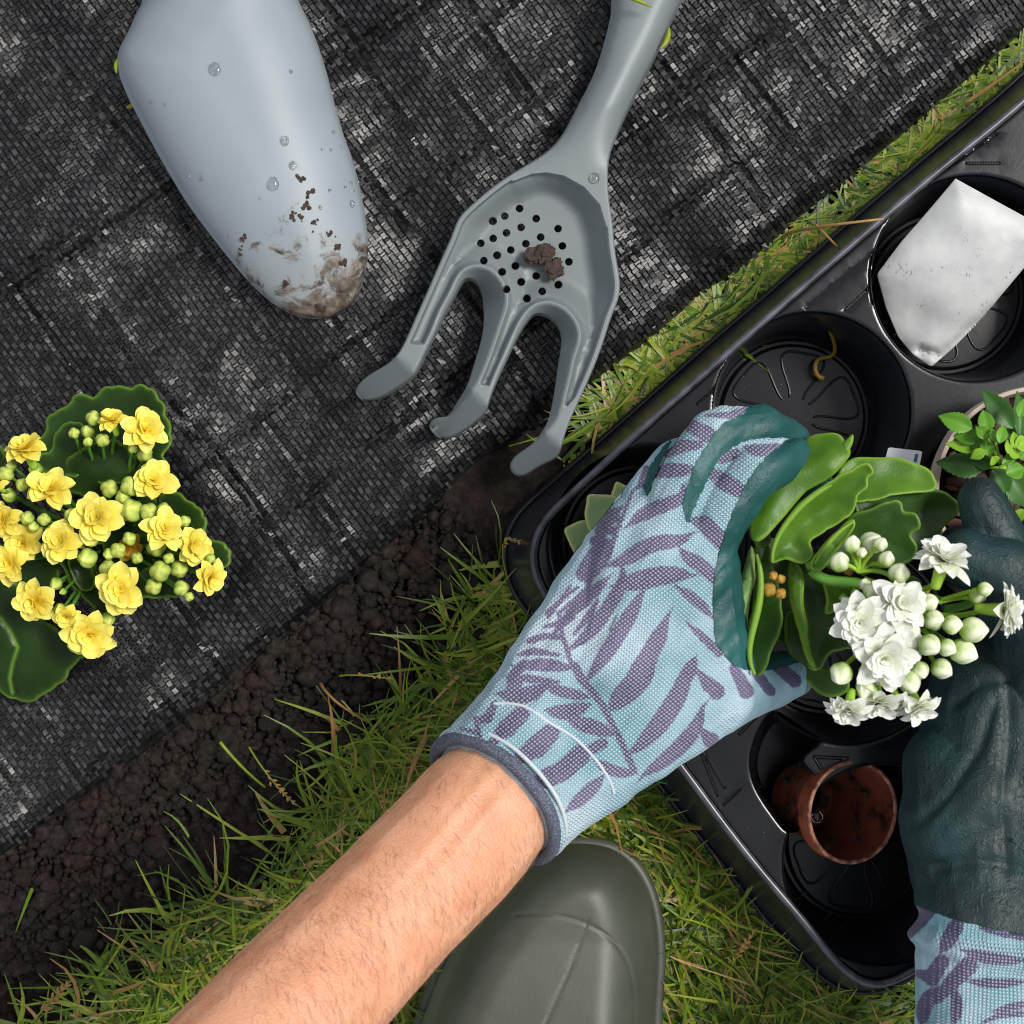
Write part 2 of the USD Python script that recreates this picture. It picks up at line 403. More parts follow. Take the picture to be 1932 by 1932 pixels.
mat('tray_rim_highlight', {'g': ('geometry', {}), 'n': ('noise_texture', {'scale': 120.0, 'detail': 5.0}), 'r': ('rgb_ramp', {'ramp': [(0.35, (0.020, 0.021, 0.028)), (0.7, (0.075, 0.078, 0.10))]}), 'p': ('principled_bsdf', {'roughness': 0.32, 'specular_ior_level': 0.6})},
    [('g.position', 'n.vector'), ('n.fac', 'r.fac'), ('r.color', 'p.base_color')])  # base colour lifted above the tray plastic to paint the bead's lilac highlight
mat('paper', {
    'g': ('geometry', {}), 'n': ('noise_texture', {'scale': 70.0, 'detail': 5.0}), 'r': ('rgb_ramp', {'ramp': [(0.3, (0.36, 0.37, 0.375)), (0.7, (0.47, 0.48, 0.48))]}),
    'mp': ('mapping', {'mapping_type': 'point', 'rotation': (0, 0, 0.62), 'scale': (1100.0, 500.0, 1.0)}), 'n2': ('noise_texture', {'scale': 1.0, 'detail': 2.0}),
    'n3': ('noise_texture', {'scale': 75.0, 'detail': 1.0}), 'a': ('math', {'math_type': 'multiply'}), 'k': ('map_range', {'from_min': 0.40, 'from_max': 0.46, 'clamp': True}),
    'mx': ('mix', {'mix_type': 'mix', 'color2': (0.20, 0.21, 0.22)}), 'b': ('bump', {'strength': 0.3, 'distance': 0.002}), 'p': ('principled_bsdf', {'roughness': 0.5})},
    [('g.position', 'n.vector'), ('g.position', 'mp.vector'), ('mp.vector', 'n2.vector'), ('g.position', 'n3.vector'), ('n2.fac', 'a.value1'), ('n3.fac', 'a.value2'), ('a.value', 'k.value'), ('k.result', 'mx.fac'), ('n.fac', 'r.fac'), ('r.color', 'mx.color1'), ('mx.color', 'p.base_color'), ('n.fac', 'b.height'), ('b.normal', 'p.normal')])
mat('terracotta_plastic', {
    'g': ('geometry', {}), 'n': ('noise_texture', {'scale': 90.0, 'detail': 6.0, 'roughness': 0.65}),
    'r': ('rgb_ramp', {'ramp': [(0.36, (0.015, 0.008, 0.007)), (0.47, (0.13, 0.034, 0.018)), (0.75, (0.21, 0.058, 0.030))]}), 'p': ('principled_bsdf', {'roughness': 0.38})},
    [('g.position', 'n.vector'), ('n.fac', 'r.fac'), ('r.color', 'p.base_color')])
mat('pot_rim_highlight', {'g': ('geometry', {}), 'n': ('noise_texture', {'scale': 260.0, 'detail': 4.0}), 'r': ('rgb_ramp', {'ramp': [(0.38, (0.10, 0.035, 0.02)), (0.55, (0.34, 0.13, 0.08)), (0.7, (0.50, 0.25, 0.17))]}), 'p': ('principled_bsdf', {'roughness': 0.45})}, [('g.position', 'n.vector'), ('n.fac', 'r.fac'), ('r.color', 'p.base_color')])  # pinkish highlight of the rim painted as paler base colour
plastic('taupe_plastic', (0.36, 0.28, 0.23), 0.5)
mat('bark', {
    'g': ('geometry', {}), 'r': ('rgb_ramp', {'ramp': [(0.0, (0.05, 0.02, 0.01)), (0.5, (0.16, 0.065, 0.026)), (0.8, (0.34, 0.15, 0.05)), (1.0, (0.6, 0.32, 0.08))]}),
    'n': ('noise_texture', {'scale': 300.0, 'detail': 4.0}), 'b': ('bump', {'strength': 0.5, 'distance': 0.001}), 'p': ('principled_bsdf', {'roughness': 0.7})},
    [('g.random_per_island', 'r.fac'), ('r.color', 'p.base_color'), ('g.position', 'n.vector'), ('n.fac', 'b.height'), ('b.normal', 'p.normal')])
mat('skin', {
    'g': ('geometry', {}), 'n': ('noise_texture', {'scale': 60.0, 'detail': 6.0, 'roughness': 0.55}), 'n2': ('noise_texture', {'scale': 900.0, 'detail': 3.0}), 'v': ('voronoi_texture', {'scale': 1100.0}),
    'r': ('rgb_ramp', {'ramp': [(0.3, (0.55, 0.250, 0.142)), (0.5, (0.60, 0.295, 0.175)), (0.72, (0.64, 0.335, 0.21))]}),
    'b': ('bump', {'strength': 0.4, 'distance': 0.0006}), 'b2': ('bump', {'strength': 0.2, 'distance': 0.0006}),
    'p': ('principled_bsdf', {'roughness': 0.48, 'specular_ior_level': 0.4, 'subsurface_weight': 0.25, 'subsurface_scale': 0.004, 'subsurface_radius': (1.0, 0.35, 0.2)})},
    [('g.position', 'n.vector'), ('g.position', 'n2.vector'), ('g.position', 'v.vector'), ('n.fac', 'r.fac'), ('r.color', 'p.base_color'), ('v.distance', 'b.height'), ('n2.fac', 'b2.height'), ('b.normal', 'b2.normal'), ('b2.normal', 'p.normal')])
mat('arm_hair', {'p': ('principled_bsdf', {'base_color': (0.17, 0.085, 0.045), 'roughness': 0.5})}, [])

def knit(name, rot, purple=((0.035, 0.037, 0.085), (0.125, 0.108, 0.20))):
    """knitted glove: the print is a signed distance (metres) carried by the mesh"""
    return mat(name, {
        'g': ('geometry', {}), 'pr': ('attribute', {'attribute': 'print'}),
        'mp': ('mapping', {'mapping_type': 'point', 'rotation': (0.0, 0.0, rot), 'scale': (1.0, 1.25, 0.02)}),
        'v': ('voronoi_texture', {'scale': 640.0, 'randomness': 0.12}), 'dots': ('map_range', {'from_min': 0.22, 'from_max': 0.46, 'to_min': 1.0, 'to_max': 0.0, 'clamp': True}),
        'n': ('noise_texture', {'scale': 22.0, 'detail': 3.0}), 'nw': ('noise_texture', {'scale': 700.0, 'detail': 1.0}),
        'jit': ('math', {'math_type': 'multiply_add', 'value2': 0.0012, 'value3': -0.0006}), 'pa': ('math', {'math_type': 'add'}),
        'k': ('map_range', {'from_min': -0.0003, 'from_max': 0.0003, 'to_min': 1.0, 'to_max': 0.0, 'clamp': True}),
        'aq': ('rgb_ramp', {'ramp': [(0.36, (0.10, 0.26, 0.32)), (0.52, (0.26, 0.41, 0.49)), (0.66, (0.45, 0.56, 0.63))]}),
        'pu': ('rgb_ramp', {'ramp': [(0.36, purple[0]), (0.66, purple[1])]}),
        'aqd': ('mix', {'mix_type': 'mix', 'color2': (0.60, 0.71, 0.75)}), 'pud': ('mix', {'mix_type': 'mix', 'color2': (0.44, 0.42, 0.55)}),
        'da': ('math', {'math_type': 'multiply', 'value2': 0.6}), 'dp': ('math', {'math_type': 'multiply', 'value2': 0.75}),
        'mx': ('mix', {'mix_type': 'mix'}), 'b': ('bump', {'strength': 0.9, 'distance': 0.0009}),
        'p': ('principled_bsdf', {'roughness': 0.75, 'specular_ior_level': 0.25, 'sheen_weight': 0.15})},
        [('g.position', 'mp.vector'), ('mp.vector', 'v.vector'), ('v.distance', 'dots.value'), ('g.position', 'n.vector'), ('g.position', 'nw.vector'), ('nw.fac', 'jit.value1'), ('jit.value', 'pa.value1'), ('pr.fac', 'pa.value2'), ('pa.value', 'k.value'),
         ('n.fac', 'aq.fac'), ('n.fac', 'pu.fac'), ('dots.result', 'da.value1'), ('dots.result', 'dp.value1'), ('da.value', 'aqd.fac'), ('aq.color', 'aqd.color1'), ('dp.value', 'pud.fac'), ('pu.color', 'pud.color1'),
         ('k.result', 'mx.fac'), ('aqd.color', 'mx.color1'), ('pud.color', 'mx.color2'), ('mx.color', 'p.base_color'), ('dots.result', 'b.height'), ('b.normal', 'p.normal')])
knit('knit_left', 0.85)
knit('knit_right', 0.1)

def rubber(name, lo, hi, wr, rough=0.45, warm=0.0):
    return mat(name, {
        'g': ('geometry', {}), 'n': ('noise_texture', {'scale': 40.0, 'detail': 4.0}), 'r': ('rgb_ramp', {'ramp': [(0.32, lo), (0.68, hi)]}),
        'w': ('noise_texture', {'type': 'ridged_multifractal', 'scale': 430.0, 'detail': 2.0, 'distortion': 1.2, 'use_normalize': True}), 'b': ('bump', {'strength': wr, 'distance': 0.0012}),
        'rw': ('map_range', {'from_min': 0.45, 'from_max': 0.9, 'to_min': 0.0, 'to_max': warm, 'clamp': True}), 'mx': ('mix', {'mix_type': 'mix', 'color2': (0.11, 0.085, 0.07)}),
        'p': ('principled_bsdf', {'roughness': rough, 'specular_ior_level': 0.45})},
        [('g.position', 'n.vector'), ('g.position', 'w.vector'), ('n.fac', 'r.fac'), ('r.color', 'mx.color1'), ('w.fac', 'rw.value'), ('rw.result', 'mx.fac'), ('mx.color', 'p.base_color'), ('w.fac', 'b.height'), ('b.normal', 'p.normal')])
rubber('teal_coating', (0.003, 0.048, 0.047), (0.010, 0.085, 0.082), 0.3, 0.55)
rubber('dark_coating', (0.0022, 0.013, 0.015), (0.007, 0.030, 0.032), 0.5, 0.56, 0.2)
mat('hem', {'g': ('geometry', {}), 'mp': ('mapping', {'mapping_type': 'point', 'scale': (1500.0, 1500.0, 1500.0)}), 'n': ('noise_texture', {'scale': 1.0, 'detail': 2.0}),
    'r': ('rgb_ramp', {'ramp': [(0.35, (0.035, 0.038, 0.06)), (0.6, (0.10, 0.115, 0.16)), (0.8, (0.24, 0.29, 0.34))]}), 'b': ('bump', {'strength': 0.6, 'distance': 0.0008}), 'p': ('principled_bsdf', {'roughness': 0.8})},
    [('g.position', 'mp.vector'), ('mp.vector', 'n.vector'), ('n.fac', 'r.fac'), ('r.color', 'p.base_color'), ('n.fac', 'b.height'), ('b.normal', 'p.normal')])
mat('white_thread', {'g': ('geometry', {}), 'n': ('noise_texture', {'scale': 1200.0}), 'b': ('bump', {'strength': 0.6, 'distance': 0.0006}), 'p': ('principled_bsdf', {'base_color': (0.45, 0.50, 0.54), 'roughness': 0.9})}, [('g.position', 'n.vector'), ('n.fac', 'b.height'), ('b.normal', 'p.normal')])
mat('boot_rubber', {'g': ('geometry', {}), 'n': ('noise_texture', {'scale': 18.0, 'detail': 6.0, 'roughness': 0.6}), 'n2': ('noise_texture', {'scale': 600.0, 'detail': 2.0}),
    'r': ('rgb_ramp', {'ramp': [(0.3, (0.033, 0.038, 0.027)), (0.7, (0.062, 0.068, 0.050))]}), 'b': ('bump', {'strength': 0.1, 'distance': 0.0006}), 'p': ('principled_bsdf', {'roughness': 0.5})},
    [('g.position', 'n.vector'), ('g.position', 'n2.vector'), ('n.fac', 'r.fac'), ('r.color', 'p.base_color'), ('n2.fac', 'b.height'), ('b.normal', 'p.normal')])
mat('water', {'p': ('principled_bsdf', {'base_color': (1, 1, 1), 'roughness': 0.02, 'transmission_weight': 1.0, 'ior': 1.33})}, [])
mat('yellow_root', {'p': ('principled_bsdf', {'base_color': (0.30, 0.18, 0.02), 'roughness': 0.6})}, [])
mat('label_white', {'p': ('principled_bsdf', {'base_color': (0.72, 0.74, 0.76), 'roughness': 0.4})}, [])
mat('label_ink', {'p': ('principled_bsdf', {'base_color': (0.04, 0.12, 0.2), 'roughness': 0.5})}, [])

# ------------------------------------------------------------------ plan of the place (reading scale)
FABRIC_EDGE = [(-140, 1715), (0, 1612), (160, 1500), (330, 1370), (500, 1232), (640, 1110), (760, 1000), (850, 915), (905, 868), (960, 838), (1040, 790), (1100, 735), (1180, 675), (1340, 552), (1500, 420), (1700, 255), (1932, 58), (2100, -85)]
fab_poly = Polygon(FABRIC_EDGE + [(2100, -150), (-140, -150)])
edge_line = LineString(FABRIC_EDGE)
TRAY_TOP = spline([(2060, 83), (1932, 189), (1800, 298), (1676, 402), (1501, 553), (1375, 664), (1174, 843), (1070, 940), (1026, 988), (1007, 1050), (1024, 1112), (1070, 1172), (1180, 1312), (1287, 1448), (1355, 1540), (1452, 1663), (1524, 1748), (1571, 1806), (1604, 1838), (1650, 1857), (1697, 1846), (1760, 1806), (1932, 1664), (2060, 1560), (2300, 1300), (2330, 700)], step=8)
TRAY_BOT = spline([(2044, 42), (1932, 137), (1781, 268), (1606, 417), (1452, 552), (1310, 674), (1143, 823), (1021, 928), (971, 982), (953, 1040), (966, 1108), (1015, 1177), (1120, 1316), (1236, 1470), (1308, 1563), (1380, 1652), (1452, 1742), (1496, 1790), (1540, 1834), (1582, 1862), (1640, 1872), (1697, 1856), (1760, 1812), (1932, 1672), (2060, 1565), (2300, 1300), (2310, 700)], step=8)
tray_poly = Polygon(TRAY_BOT)
TRAY_Z = 0.060

# ------------------------------------------------------------------ ground
def ground():
    n = 330
    a = np.linspace(-0.33, 0.33, n)
    X, Y = np.meshgrid(a, a)
    pts = np.stack([X.ravel(), Y.ravel(), np.zeros(n * n)], 1)
    pts[:, 2] = -0.006 + 0.010 * smoothnoise(pts, 45.0, 3, 4) + 0.006 * smoothnoise(pts, 180.0, 5, 3)
    rim = np.maximum(np.abs(pts[:, 0]), np.abs(pts[:, 1])) > 0.3299
    pts[rim, 2] = -0.006
    i, j = np.meshgrid(np.arange(n - 1), np.arange(n - 1), indexing='ij')
    q = np.stack([i * n + j, i * n + j + 1, (i + 1) * n + j + 1, (i + 1) * n + j], -1).reshape(-1, 4)
    f = np.vstack([q[:, [0, 1, 2]], q[:, [0, 2, 3]]])
    R = 60.0
    o = np.array([(-.33, -.33, -.006), (.33, -.33, -.006), (.33, .33, -.006), (-.33, .33, -.006), (-R, -R, -.006), (R, -R, -.006), (R, R, -.006), (-R, R, -.006)])
    of = []
    for k in range(4):
        l = (k + 1) % 4
        of += [(k, 4 + k, 4 + l), (k, 4 + l, l)]
    solo('ground', cat([(pts, f), (o, np.array(of))]), MATS['soil'], 'dark crumbly soil of the garden bed', 'ground', smooth=True, kind='structure')
ground()

def clods():
    ms = []
    base = trimesh.creation.icosphere(2, 1.0)
    bases = []
    for k in range(10):
        v = np.array(base.vertices)
        v = v * (1 + 0.75 * smoothnoise(v + 10 * k, 1.3, k, 3) + 0.55 * smoothnoise(v + 5 * k, 4.0, k + 30, 2))[:, None]
        bases.append(v * [1, rng.uniform(0.75, 1.1), rng.uniform(0.6, 0.9)])
    # along the fabric's edge; a few pale grits among them
    L = edge_line
    cnt = 0
    while cnt < 5200:
        s = rng.uniform(-60, 1250); off = abs(rng.normal(0, 135)) - 25
        p = np.array(L.interpolate(max(s, 0)).coords[0]); q = np.array(L.interpolate(max(s, 0) + 20).coords[0])
        t = (q - p) / np.linalg.norm(q - p)
        x, y = p + off * np.array([-t[1], t[0]]) + (t * s if s < 0 else 0)
        if off > 330 or x > 1000:
            continue
        pt = Point(x, y)
        if tray_poly.buffer(6).contains(pt):
            continue
        cnt += 1
        r = min(0.0062, 0.0012 * rng.lognormal(0.22, 0.52))
        v = bases[rng.integers(10)] @ frame_of(rng.normal(size=3), rng.uniform(0, 6)).T * r
        c = P(x, y, 0.0); c[2] = -0.004 + 0.5 * r + rng.uniform(-0.001, 0.002)
        ms.append((v + c, base.faces))
    solo('soil_clods', cat(ms), MATS['soil'], 'loose dark brown soil clods along the edge of the black fabric', 'soil', smooth=True, kind='stuff')
clods()

# ------------------------------------------------------------------ grass
def blade(root, yaw, length, width, lean, bend, n=5, twist=0.0):
    t = np.linspace(0, 1, n)
    ang = lean + bend * t
    dx = np.cumsum(np.r_[0, np.sin(ang[:-1])]) / (n - 1) * length
    dz = np.cumsum(np.r_[0, np.cos(ang[:-1])]) / (n - 1) * length
    d = np.array([math.cos(yaw), math.sin(yaw), 0.0]); s = np.array([-d[1], d[0], 0.0])
    c = root + dx[:, None] * d + dz[:, None] * np.array([0, 0, 1.0]) + (np.sin(t * 2.2) * twist * length)[:, None] * s
    c[:, 2] = np.maximum(c[:, 2], 0.0015 + 0.004 * t * 0)
    w = width * (1 - t ** 2.2) * 0.5 + 0.00012
    up = np.array([0, 0, 1.0])
    a = c - w[:, None] * s; b = c + w[:, None] * s + (w * 0.5)[:, None] * up
    v = np.empty((2 * n, 3)); v[0::2] = a; v[1::2] = b
    f = []
    for i in range(n - 1):
        f += [(2 * i, 2 * i + 1, 2 * i + 3), (2 * i, 2 * i + 3, 2 * i + 2)]
    return v, f

fab_in = fab_poly.buffer(-4)
soil_off = lambda x, y: edge_line.distance(Point(x, y))
boot_px = [(1112, 1594), (1168, 1610), (1212, 1660), (1234, 1728), (1240, 1816), (1234, 1932), (1226, 2150), (760, 2150), (786, 1960), (850, 1800), (930, 1690), (1000, 1625), (1056, 1598)]
boot_poly = Polygon(spline(boot_px))
def grass():
    ms, tones = [], []
    shapely.prepare(fab_in); shapely.prepare(tray_poly); shapely.prepare(boot_poly)
    tries = 0; made = 0
    pts = np.stack([rng.uniform(-60, 2000, 110000), rng.uniform(-40, 2020, 110000)], 1)
    inf = shapely.contains_xy(fab_in, pts[:, 0], pts[:, 1]); intr = shapely.contains_xy(tray_poly.buffer(5), pts[:, 0], pts[:, 1]); inb = shapely.contains_xy(boot_poly.buffer(8), pts[:, 0], pts[:, 1])
    dist = shapely.distance(edge_line, shapely.points(pts))
    okp = ~(inf | intr | inb)
    pts, dist = pts[okp], dist[okp]
    K = smoothnoise(np.c_[pts / 110, 0 * dist], 1.0, 11, 2); near_t = shapely.distance(tray_poly, shapely.points(pts)) < 30
    for (x, y), d, k, near_tray in zip(pts, dist, K, near_t):
        # bare strip along the edge, wide at the lower left, none at the upper right
        bare = np.interp(x + 0.25 * (y - 1200), [0, 300, 700, 900, 1000, 1060], [228, 262, 272, 175, 50, -60])
        dens = np.clip((d - bare + 160 * k) / 70, 0, 1)
        dens *= np.clip(0.95 + 0.9 * k, 0.3, 1)
        if rng.random() > dens * (0.40 + 0.20 * (x > 1060)) + 0.0009:
            continue
        r0 = P(x, y, 0.0); r0[2] = -0.004
        near_fab = d < 45
        L = rng.uniform(0.012, 0.044) * (0.9 if near_tray or near_fab else 1.0)
        yaw = rng.normal(-0.35, 1.0) + (math.pi if rng.random() < 0.42 else 0)
        lean = rng.uniform(1.1, 1.5) if near_tray or near_fab else rng.uniform(0.75, 1.42); bend = rng.uniform(0.1, 0.8)
        if rng.random() < 0.12:
            L *= 1.45
        v, f = blade(r0, yaw, L, rng.choice([rng.uniform(0.0006, 0.0013), rng.uniform(0.0012, 0.0020), rng.uniform(0.0018, 0.0030)], p=[0.45, 0.4, 0.15]), lean, bend, 5, rng.normal(0, 0.13))
        h = rng.random()
        tone = np.clip(rng.normal(0.42, 0.25) + 0.4 * k, 0.02, 0.74) if h < 0.87 else rng.uniform(0.78, 0.98)
        ms.append((v, f)); tones.append(np.full(len(v), tone)); made += 1
    # low dark thatch of fine short blades
    m = cat(ms)
    solo('grass', m, MATS['grass'], 'short green lawn grass with dry straw coloured blades', 'grass', attrs={'tone': np.concatenate(tones)}, kind='stuff')
grass()

def seed_head(pxs, z, label, n=26, size=1.0):
    c = curve3([P(x, y, zz) for (x, y), zz in zip(pxs, z)], 14)
    stem = tube(c, np.linspace(0.0005, 0.0003, 14), 5)
    ms = []
    sph = trimesh.creation.icosphere(1, 1.0)
    for i in range(n):
        t = rng.uniform(0.45, 1.0); p = c[int(t * 13)]
        d = c[min(13, int(t * 13) + 1)] - c[max(0, int(t * 13) - 1)]; d /= np.linalg.norm(d)
        sd = rng.normal(size=3); sd -= d * sd.dot(d); sd /= np.linalg.norm(sd)
        ax = d * 0.8 + sd * 0.6; F = frame_of(ax)
        v = (np.array(sph.vertices) * [0.0005 * size, 0.0005 * size, 0.0014 * size]) @ F.T + p + sd * rng.uniform(0.0005, 0.003) * size * (1.2 - t)
        ms.append((v, sph.faces))
    t = Thing('grass_seed_head', label, 'grass seed head', P(*pxs[0], z[0]), group='seed heads in the grass')
    part(t, 'stem', stem, MATS['grass'], attrs={'tone': np.full(len(stem.vertices), 0.74)})
    s = cat(ms)
    part(t, 'seed', s, MATS['grass'], attrs={'tone': np.full(len(s.vertices), 0.93)}, kind='stuff')
seed_head([(960, 1100), (975, 1020), (1000, 1035)], [0.005, 0.03, 0.028], 'straw coloured grass seed head bending over the left corner of the black tray', 22)
seed_head([(470, 1410), (520, 1480), (560, 1520)], [0.012, 0.018, 0.012], 'pale seed head lying where grass meets bare soil, left of the forearm', 26)
seed_head([(745, 1440), (726, 1520), (735, 1560)], [0.004, 0.02, 0.018], 'small pale seed head just left of the bare wrist', 18)
seed_head([(60, 1930), (95, 1890), (135, 1850)], [0.01, 0.02, 0.02], 'dry pale seed head at the bottom left of the lawn', 34, 1.3)
seed_head([(1360, 1860), (1400, 1790), (1430, 1750)], [0.008, 0.018, 0.02], 'dry pale seed head in the grass below the tray', 28, 1.1)
seed_head([(640, 1275), (690, 1275), (745, 1282)], [0.01, 0.022, 0.02], 'orange dry seed head pointing left over the soil by the patterned glove', 14)
seed_head([(1770, 250), (1775, 225), (1765, 205)], [0.008, 0.016, 0.02], 'small pale seed head between fabric and tray at the upper right', 12)

def stalk(pts, z, w, label, tone, group=None):
    c = curve3([P(x, y, zz) for (x, y), zz in zip(pts, z)], 16)
    m = tube(c, np.linspace(w, w * 0.6, 16), 6)
    solo('grass_stalk', m, MATS['grass'], label, 'grass stalk', attrs={'tone': np.full(len(m.vertices), tone)}, group=group)
stalk([(1475, 450), (1530, 430), (1590, 422), (1666, 413)], [0.012, 0.05, 0.066, 0.068], 0.0010, 'long tan straw stalk lying across the upper rim of the tray', 0.93)
stalk([(1540, 424), (1560, 445), (1584, 470)], [0.055, 0.055, 0.045], 0.0007, 'short orange straw branching down from the stalk on the tray rim', 0.9)
stalk([(605, 1290), (630, 1320), (690, 1360)], [0.006, 0.02, 0.008], 0.0008, 'thin orange straw arching over the dark soil', 0.9)
stalk([(415, 1400), (450, 1440), (500, 1485)], [0.02, 0.018, 0.01], 0.0009, 'single olive green stalk sticking out over the bare soil', 0.6)

# ------------------------------------------------------------------ woven ground cover fabric
AU = math.radians(-37.0)
UD = np.array([math.cos(AU), math.sin(AU)]); VD = np.array([-math.sin(AU), math.cos(AU)])     # along the folded edge, across it
CREASE = LineString([(-160, 660), (0, 560), (85, 510), (169, 460), (250, 400), (334, 338), (420, 270)])
CREASE2 = LineString([(560, 160), (620, 130), (700, 70), (800, 0), (880, -60)])
def fab_z(x, y, d=None):
    x, y = np.asarray(x, float), np.asarray(y, float)
    u, v = x * UD[0] + y * UD[1], x * VD[0] + y * VD[1]
    q = np.stack([u / 120, v / 420, 0 * u], -1)
    q2 = np.stack([u / 420, v / 110, 0 * u + 3], -1)
    q3 = np.stack([u / 300, v / 220, 0 * u + 9], -1)
    q4 = np.stack([u / 46, v / 26, 0 * u + 5], -1)
    fold = 0.5 + meshkit.noise(np.stack([u / 400, v / 400, 0 * u + 7], -1), 2)
    z = 0.015 + 0.0130 * (meshkit.noise(q, 21) - 0.5) + 0.0060 * (meshkit.noise(q2, 8) - 0.5) + 0.0016 * fold * (meshkit.noise(q4, 14) - 0.5) + 0.009 * (meshkit.fbm(q3, 2, 4) - 0.5)
    pts = shapely.points(np.stack([x, y], -1))
    c = shapely.distance(CREASE, pts)
    side = np.sign((x - 0) * (338 - 560) - (y - 560) * 334)          # which side of the crease
    z = z + 0.0032 * np.exp(-((c - 9) / 9) ** 2) * (side > 0) - 0.0035 * np.exp(-(c / 4.5) ** 2)
    for w_, o_, per in ((u + 9 * np.sin(v / 90), 30, 112), (v + 8 * np.sin(u / 110), 0, 168)):
        g_ = np.abs((w_ + o_) % per - per / 2)
        k_ = np.clip(2.2 * meshkit.noise(np.stack([np.floor((w_ + o_) / per) * 1.7, (u + v - w_) / 260, 0 * u], -1), 6) - 0.5, 0, 1.3)
        z = z - k_ * (0.0014 * np.exp(-(g_ / 4.5) ** 2) - 0.0007 * np.exp(-((g_ - 11) / 6) ** 2))
    c2 = shapely.distance(CREASE2, pts)
    z = z - 0.004 * np.exp(-(c2 / 12) ** 2) + 0.002 * np.exp(-((c2 - 30) / 18) ** 2)
    e = shapely.distance(edge_line, pts)
    R = 60.0
    t = np.clip(e / R, 0, 1)
    flap = 0.015 * (1 - np.sqrt(np.clip(1 - (1 - t) ** 2, 0, 1)))
    return z - flap

def fabric():
    T = Thing('ground_cover_fabric', 'black woven weed control fabric folded along its lower right edge', 'fabric', P(700, 500, 0.0))
    part(T, 'backing', relief(fab_poly, lambda x, y, d: fab_z(x, y) - 0.0009, 0.0012, grid=13, rings=(0, 5, 12, 22), ds=12), MATS['fabric_base'], smooth=True)
    # lower ply of the fold, ragged where it shows
    ply = spline([(780, 990), (850, 912), (868, 876), (920, 852), (985, 822), (1050, 790), (1090, 735), (1000, 740), (880, 820), (800, 920)])
    part(T, 'lower_ply', relief(ply, lambda x, y, d: 0.0040 + 0.0020 * np.sin((x + 3 * y) / 11.0) * np.clip(1.2 - shapely.distance(edge_line, shapely.points(np.stack([x, y], -1))) / 30, 0, 1) - 0.0001 * shapely.distance(edge_line, shapely.points(np.stack([x, y], -1))), 0.0006, grid=7, rings=(0, 3), ds=5), MATS['tape'], smooth=30)
    pu, pv = 11.6, 9.4                                     # spacing of the tapes along and across the edge
    cor = np.array([(-140, -150), (2100, -150), (2100, 900), (-140, 1730)])
    ua, va = cor @ UD, cor @ VD
    iu = np.arange(int(ua.min() / pu) - 1, int(ua.max() / pu) + 2); iv = np.arange(int(va.min() / pv) - 1, int(va.max() / pv) + 2)
    I, J = np.meshgrid(iu, iv, indexing='ij')
    I, J = I.ravel(), J.ravel()
    wob = lambda k, s: meshkit.noise(np.stack([k * 0.37, s, 0 * s], -1), 5) - 0.5
    U = I * pu + 7.0 * wob(I, J / 16.0); V = J * pv + 6.0 * wob(J + 91, I / 14.0)
    X = U * UD[0] + V * VD[0]; Y = U * UD[1] + V * VD[1]
    ok = shapely.contains_xy(fab_poly.buffer(-1.0), X, Y) & (X > -60) & (Y > -60) & (X < 2000)
    I, J, U, V = I[ok], J[ok], U[ok], V[ok]
    n = len(I)
    over = (I + J) % 2 == 0                                # weft on top here, warp otherwise
    rowgap = (meshkit.noise(np.stack([J * 0.9, 0 * J, 0 * J], -1), 9) > 0.66)
    g1, g2 = np.array([-1, -0.72, 0.72, 1.0]), np.array([-1.0, 1.0])
    A, B = np.meshgrid(g1, g2, indexing='ij')              # long way, short way
    A, B = A.ravel(), B.ravel()
    ln = np.where(over, 0.86 * pu, 1.08 * pv) * rng.uniform(0.85, 1.12, n)      # half... length of a float
    wd = np.where(over, 0.34 * pv, 0.42 * pu) * rng.uniform(0.52, 0.98, n) * np.where(rowgap & over, 0.72, 1.0)
    ln = ln * 0.74
    ja, jb = rng.normal(0, 0.06, n), rng.normal(0, 0.45, n)
    la = A[None] * ln[:, None]; lb = B[None] * wd[:, None]
    du = np.where(over[:, None], la, lb + ja[:, None] * la); dv = np.where(over[:, None], lb + ja[:, None] * la, la)
    x = (U[:, None] + du) * UD[0] + (V[:, None] + dv) * VD[0]; y = (U[:, None] + du) * UD[1] + (V[:, None] + dv) * VD[1]
    zc = fab_z(x.ravel(), y.ravel()).reshape(x.shape)
    hgt = 0.00062 * np.where(np.abs(A) > 0.9, -0.45, 1.0)[None] * rng.uniform(0.75, 1.25, (n, 1))
    hgt = hgt + 0.00012 * (jb[:, None] * B[None]) + rng.normal(0, 0.00012, (n, 1)) + 0.00006 * rng.normal(0, 1, (n, 1)) * A[None]
    v = P(x.ravel(), y.ravel(), (zc + hgt).ravel())
    m, k = len(g1), len(g2)
    q = []
    for i in range(m - 1):
        for j in range(k - 1):
            a, b, c, d = i * k + j, i * k + j + 1, (i + 1) * k + j + 1, (i + 1) * k + j
            q += [(a, b, c), (a, c, d)]
    q = np.array(q)
    f = (q[None] + (np.arange(n) * m * k)[:, None, None]).reshape(-1, 3)
    nz = np.cross(v[f[:, 1]] - v[f[:, 0]], v[f[:, 2]] - v[f[:, 0]])[:, 2]
    f[nz < 0] = f[nz < 0][:, ::-1]
    tone = np.where(over, rng.beta(1.3, 3.2, n), rng.beta(2.8, 1.7, n))
    cru = np.abs((U + 9 * np.sin(V / 90) + 30) % 112 - 56) < 4.2; crv = np.abs((V + 8 * np.sin(U / 110)) % 168 - 84) < 3.6
    tone = tone * np.where((cru | crv) & (meshkit.noise(np.stack([U / 130, V / 130, 0 * U], -1), 17) > 0.45), 0.15, 1.0)  # shade of the creases painted in as darker tape tone
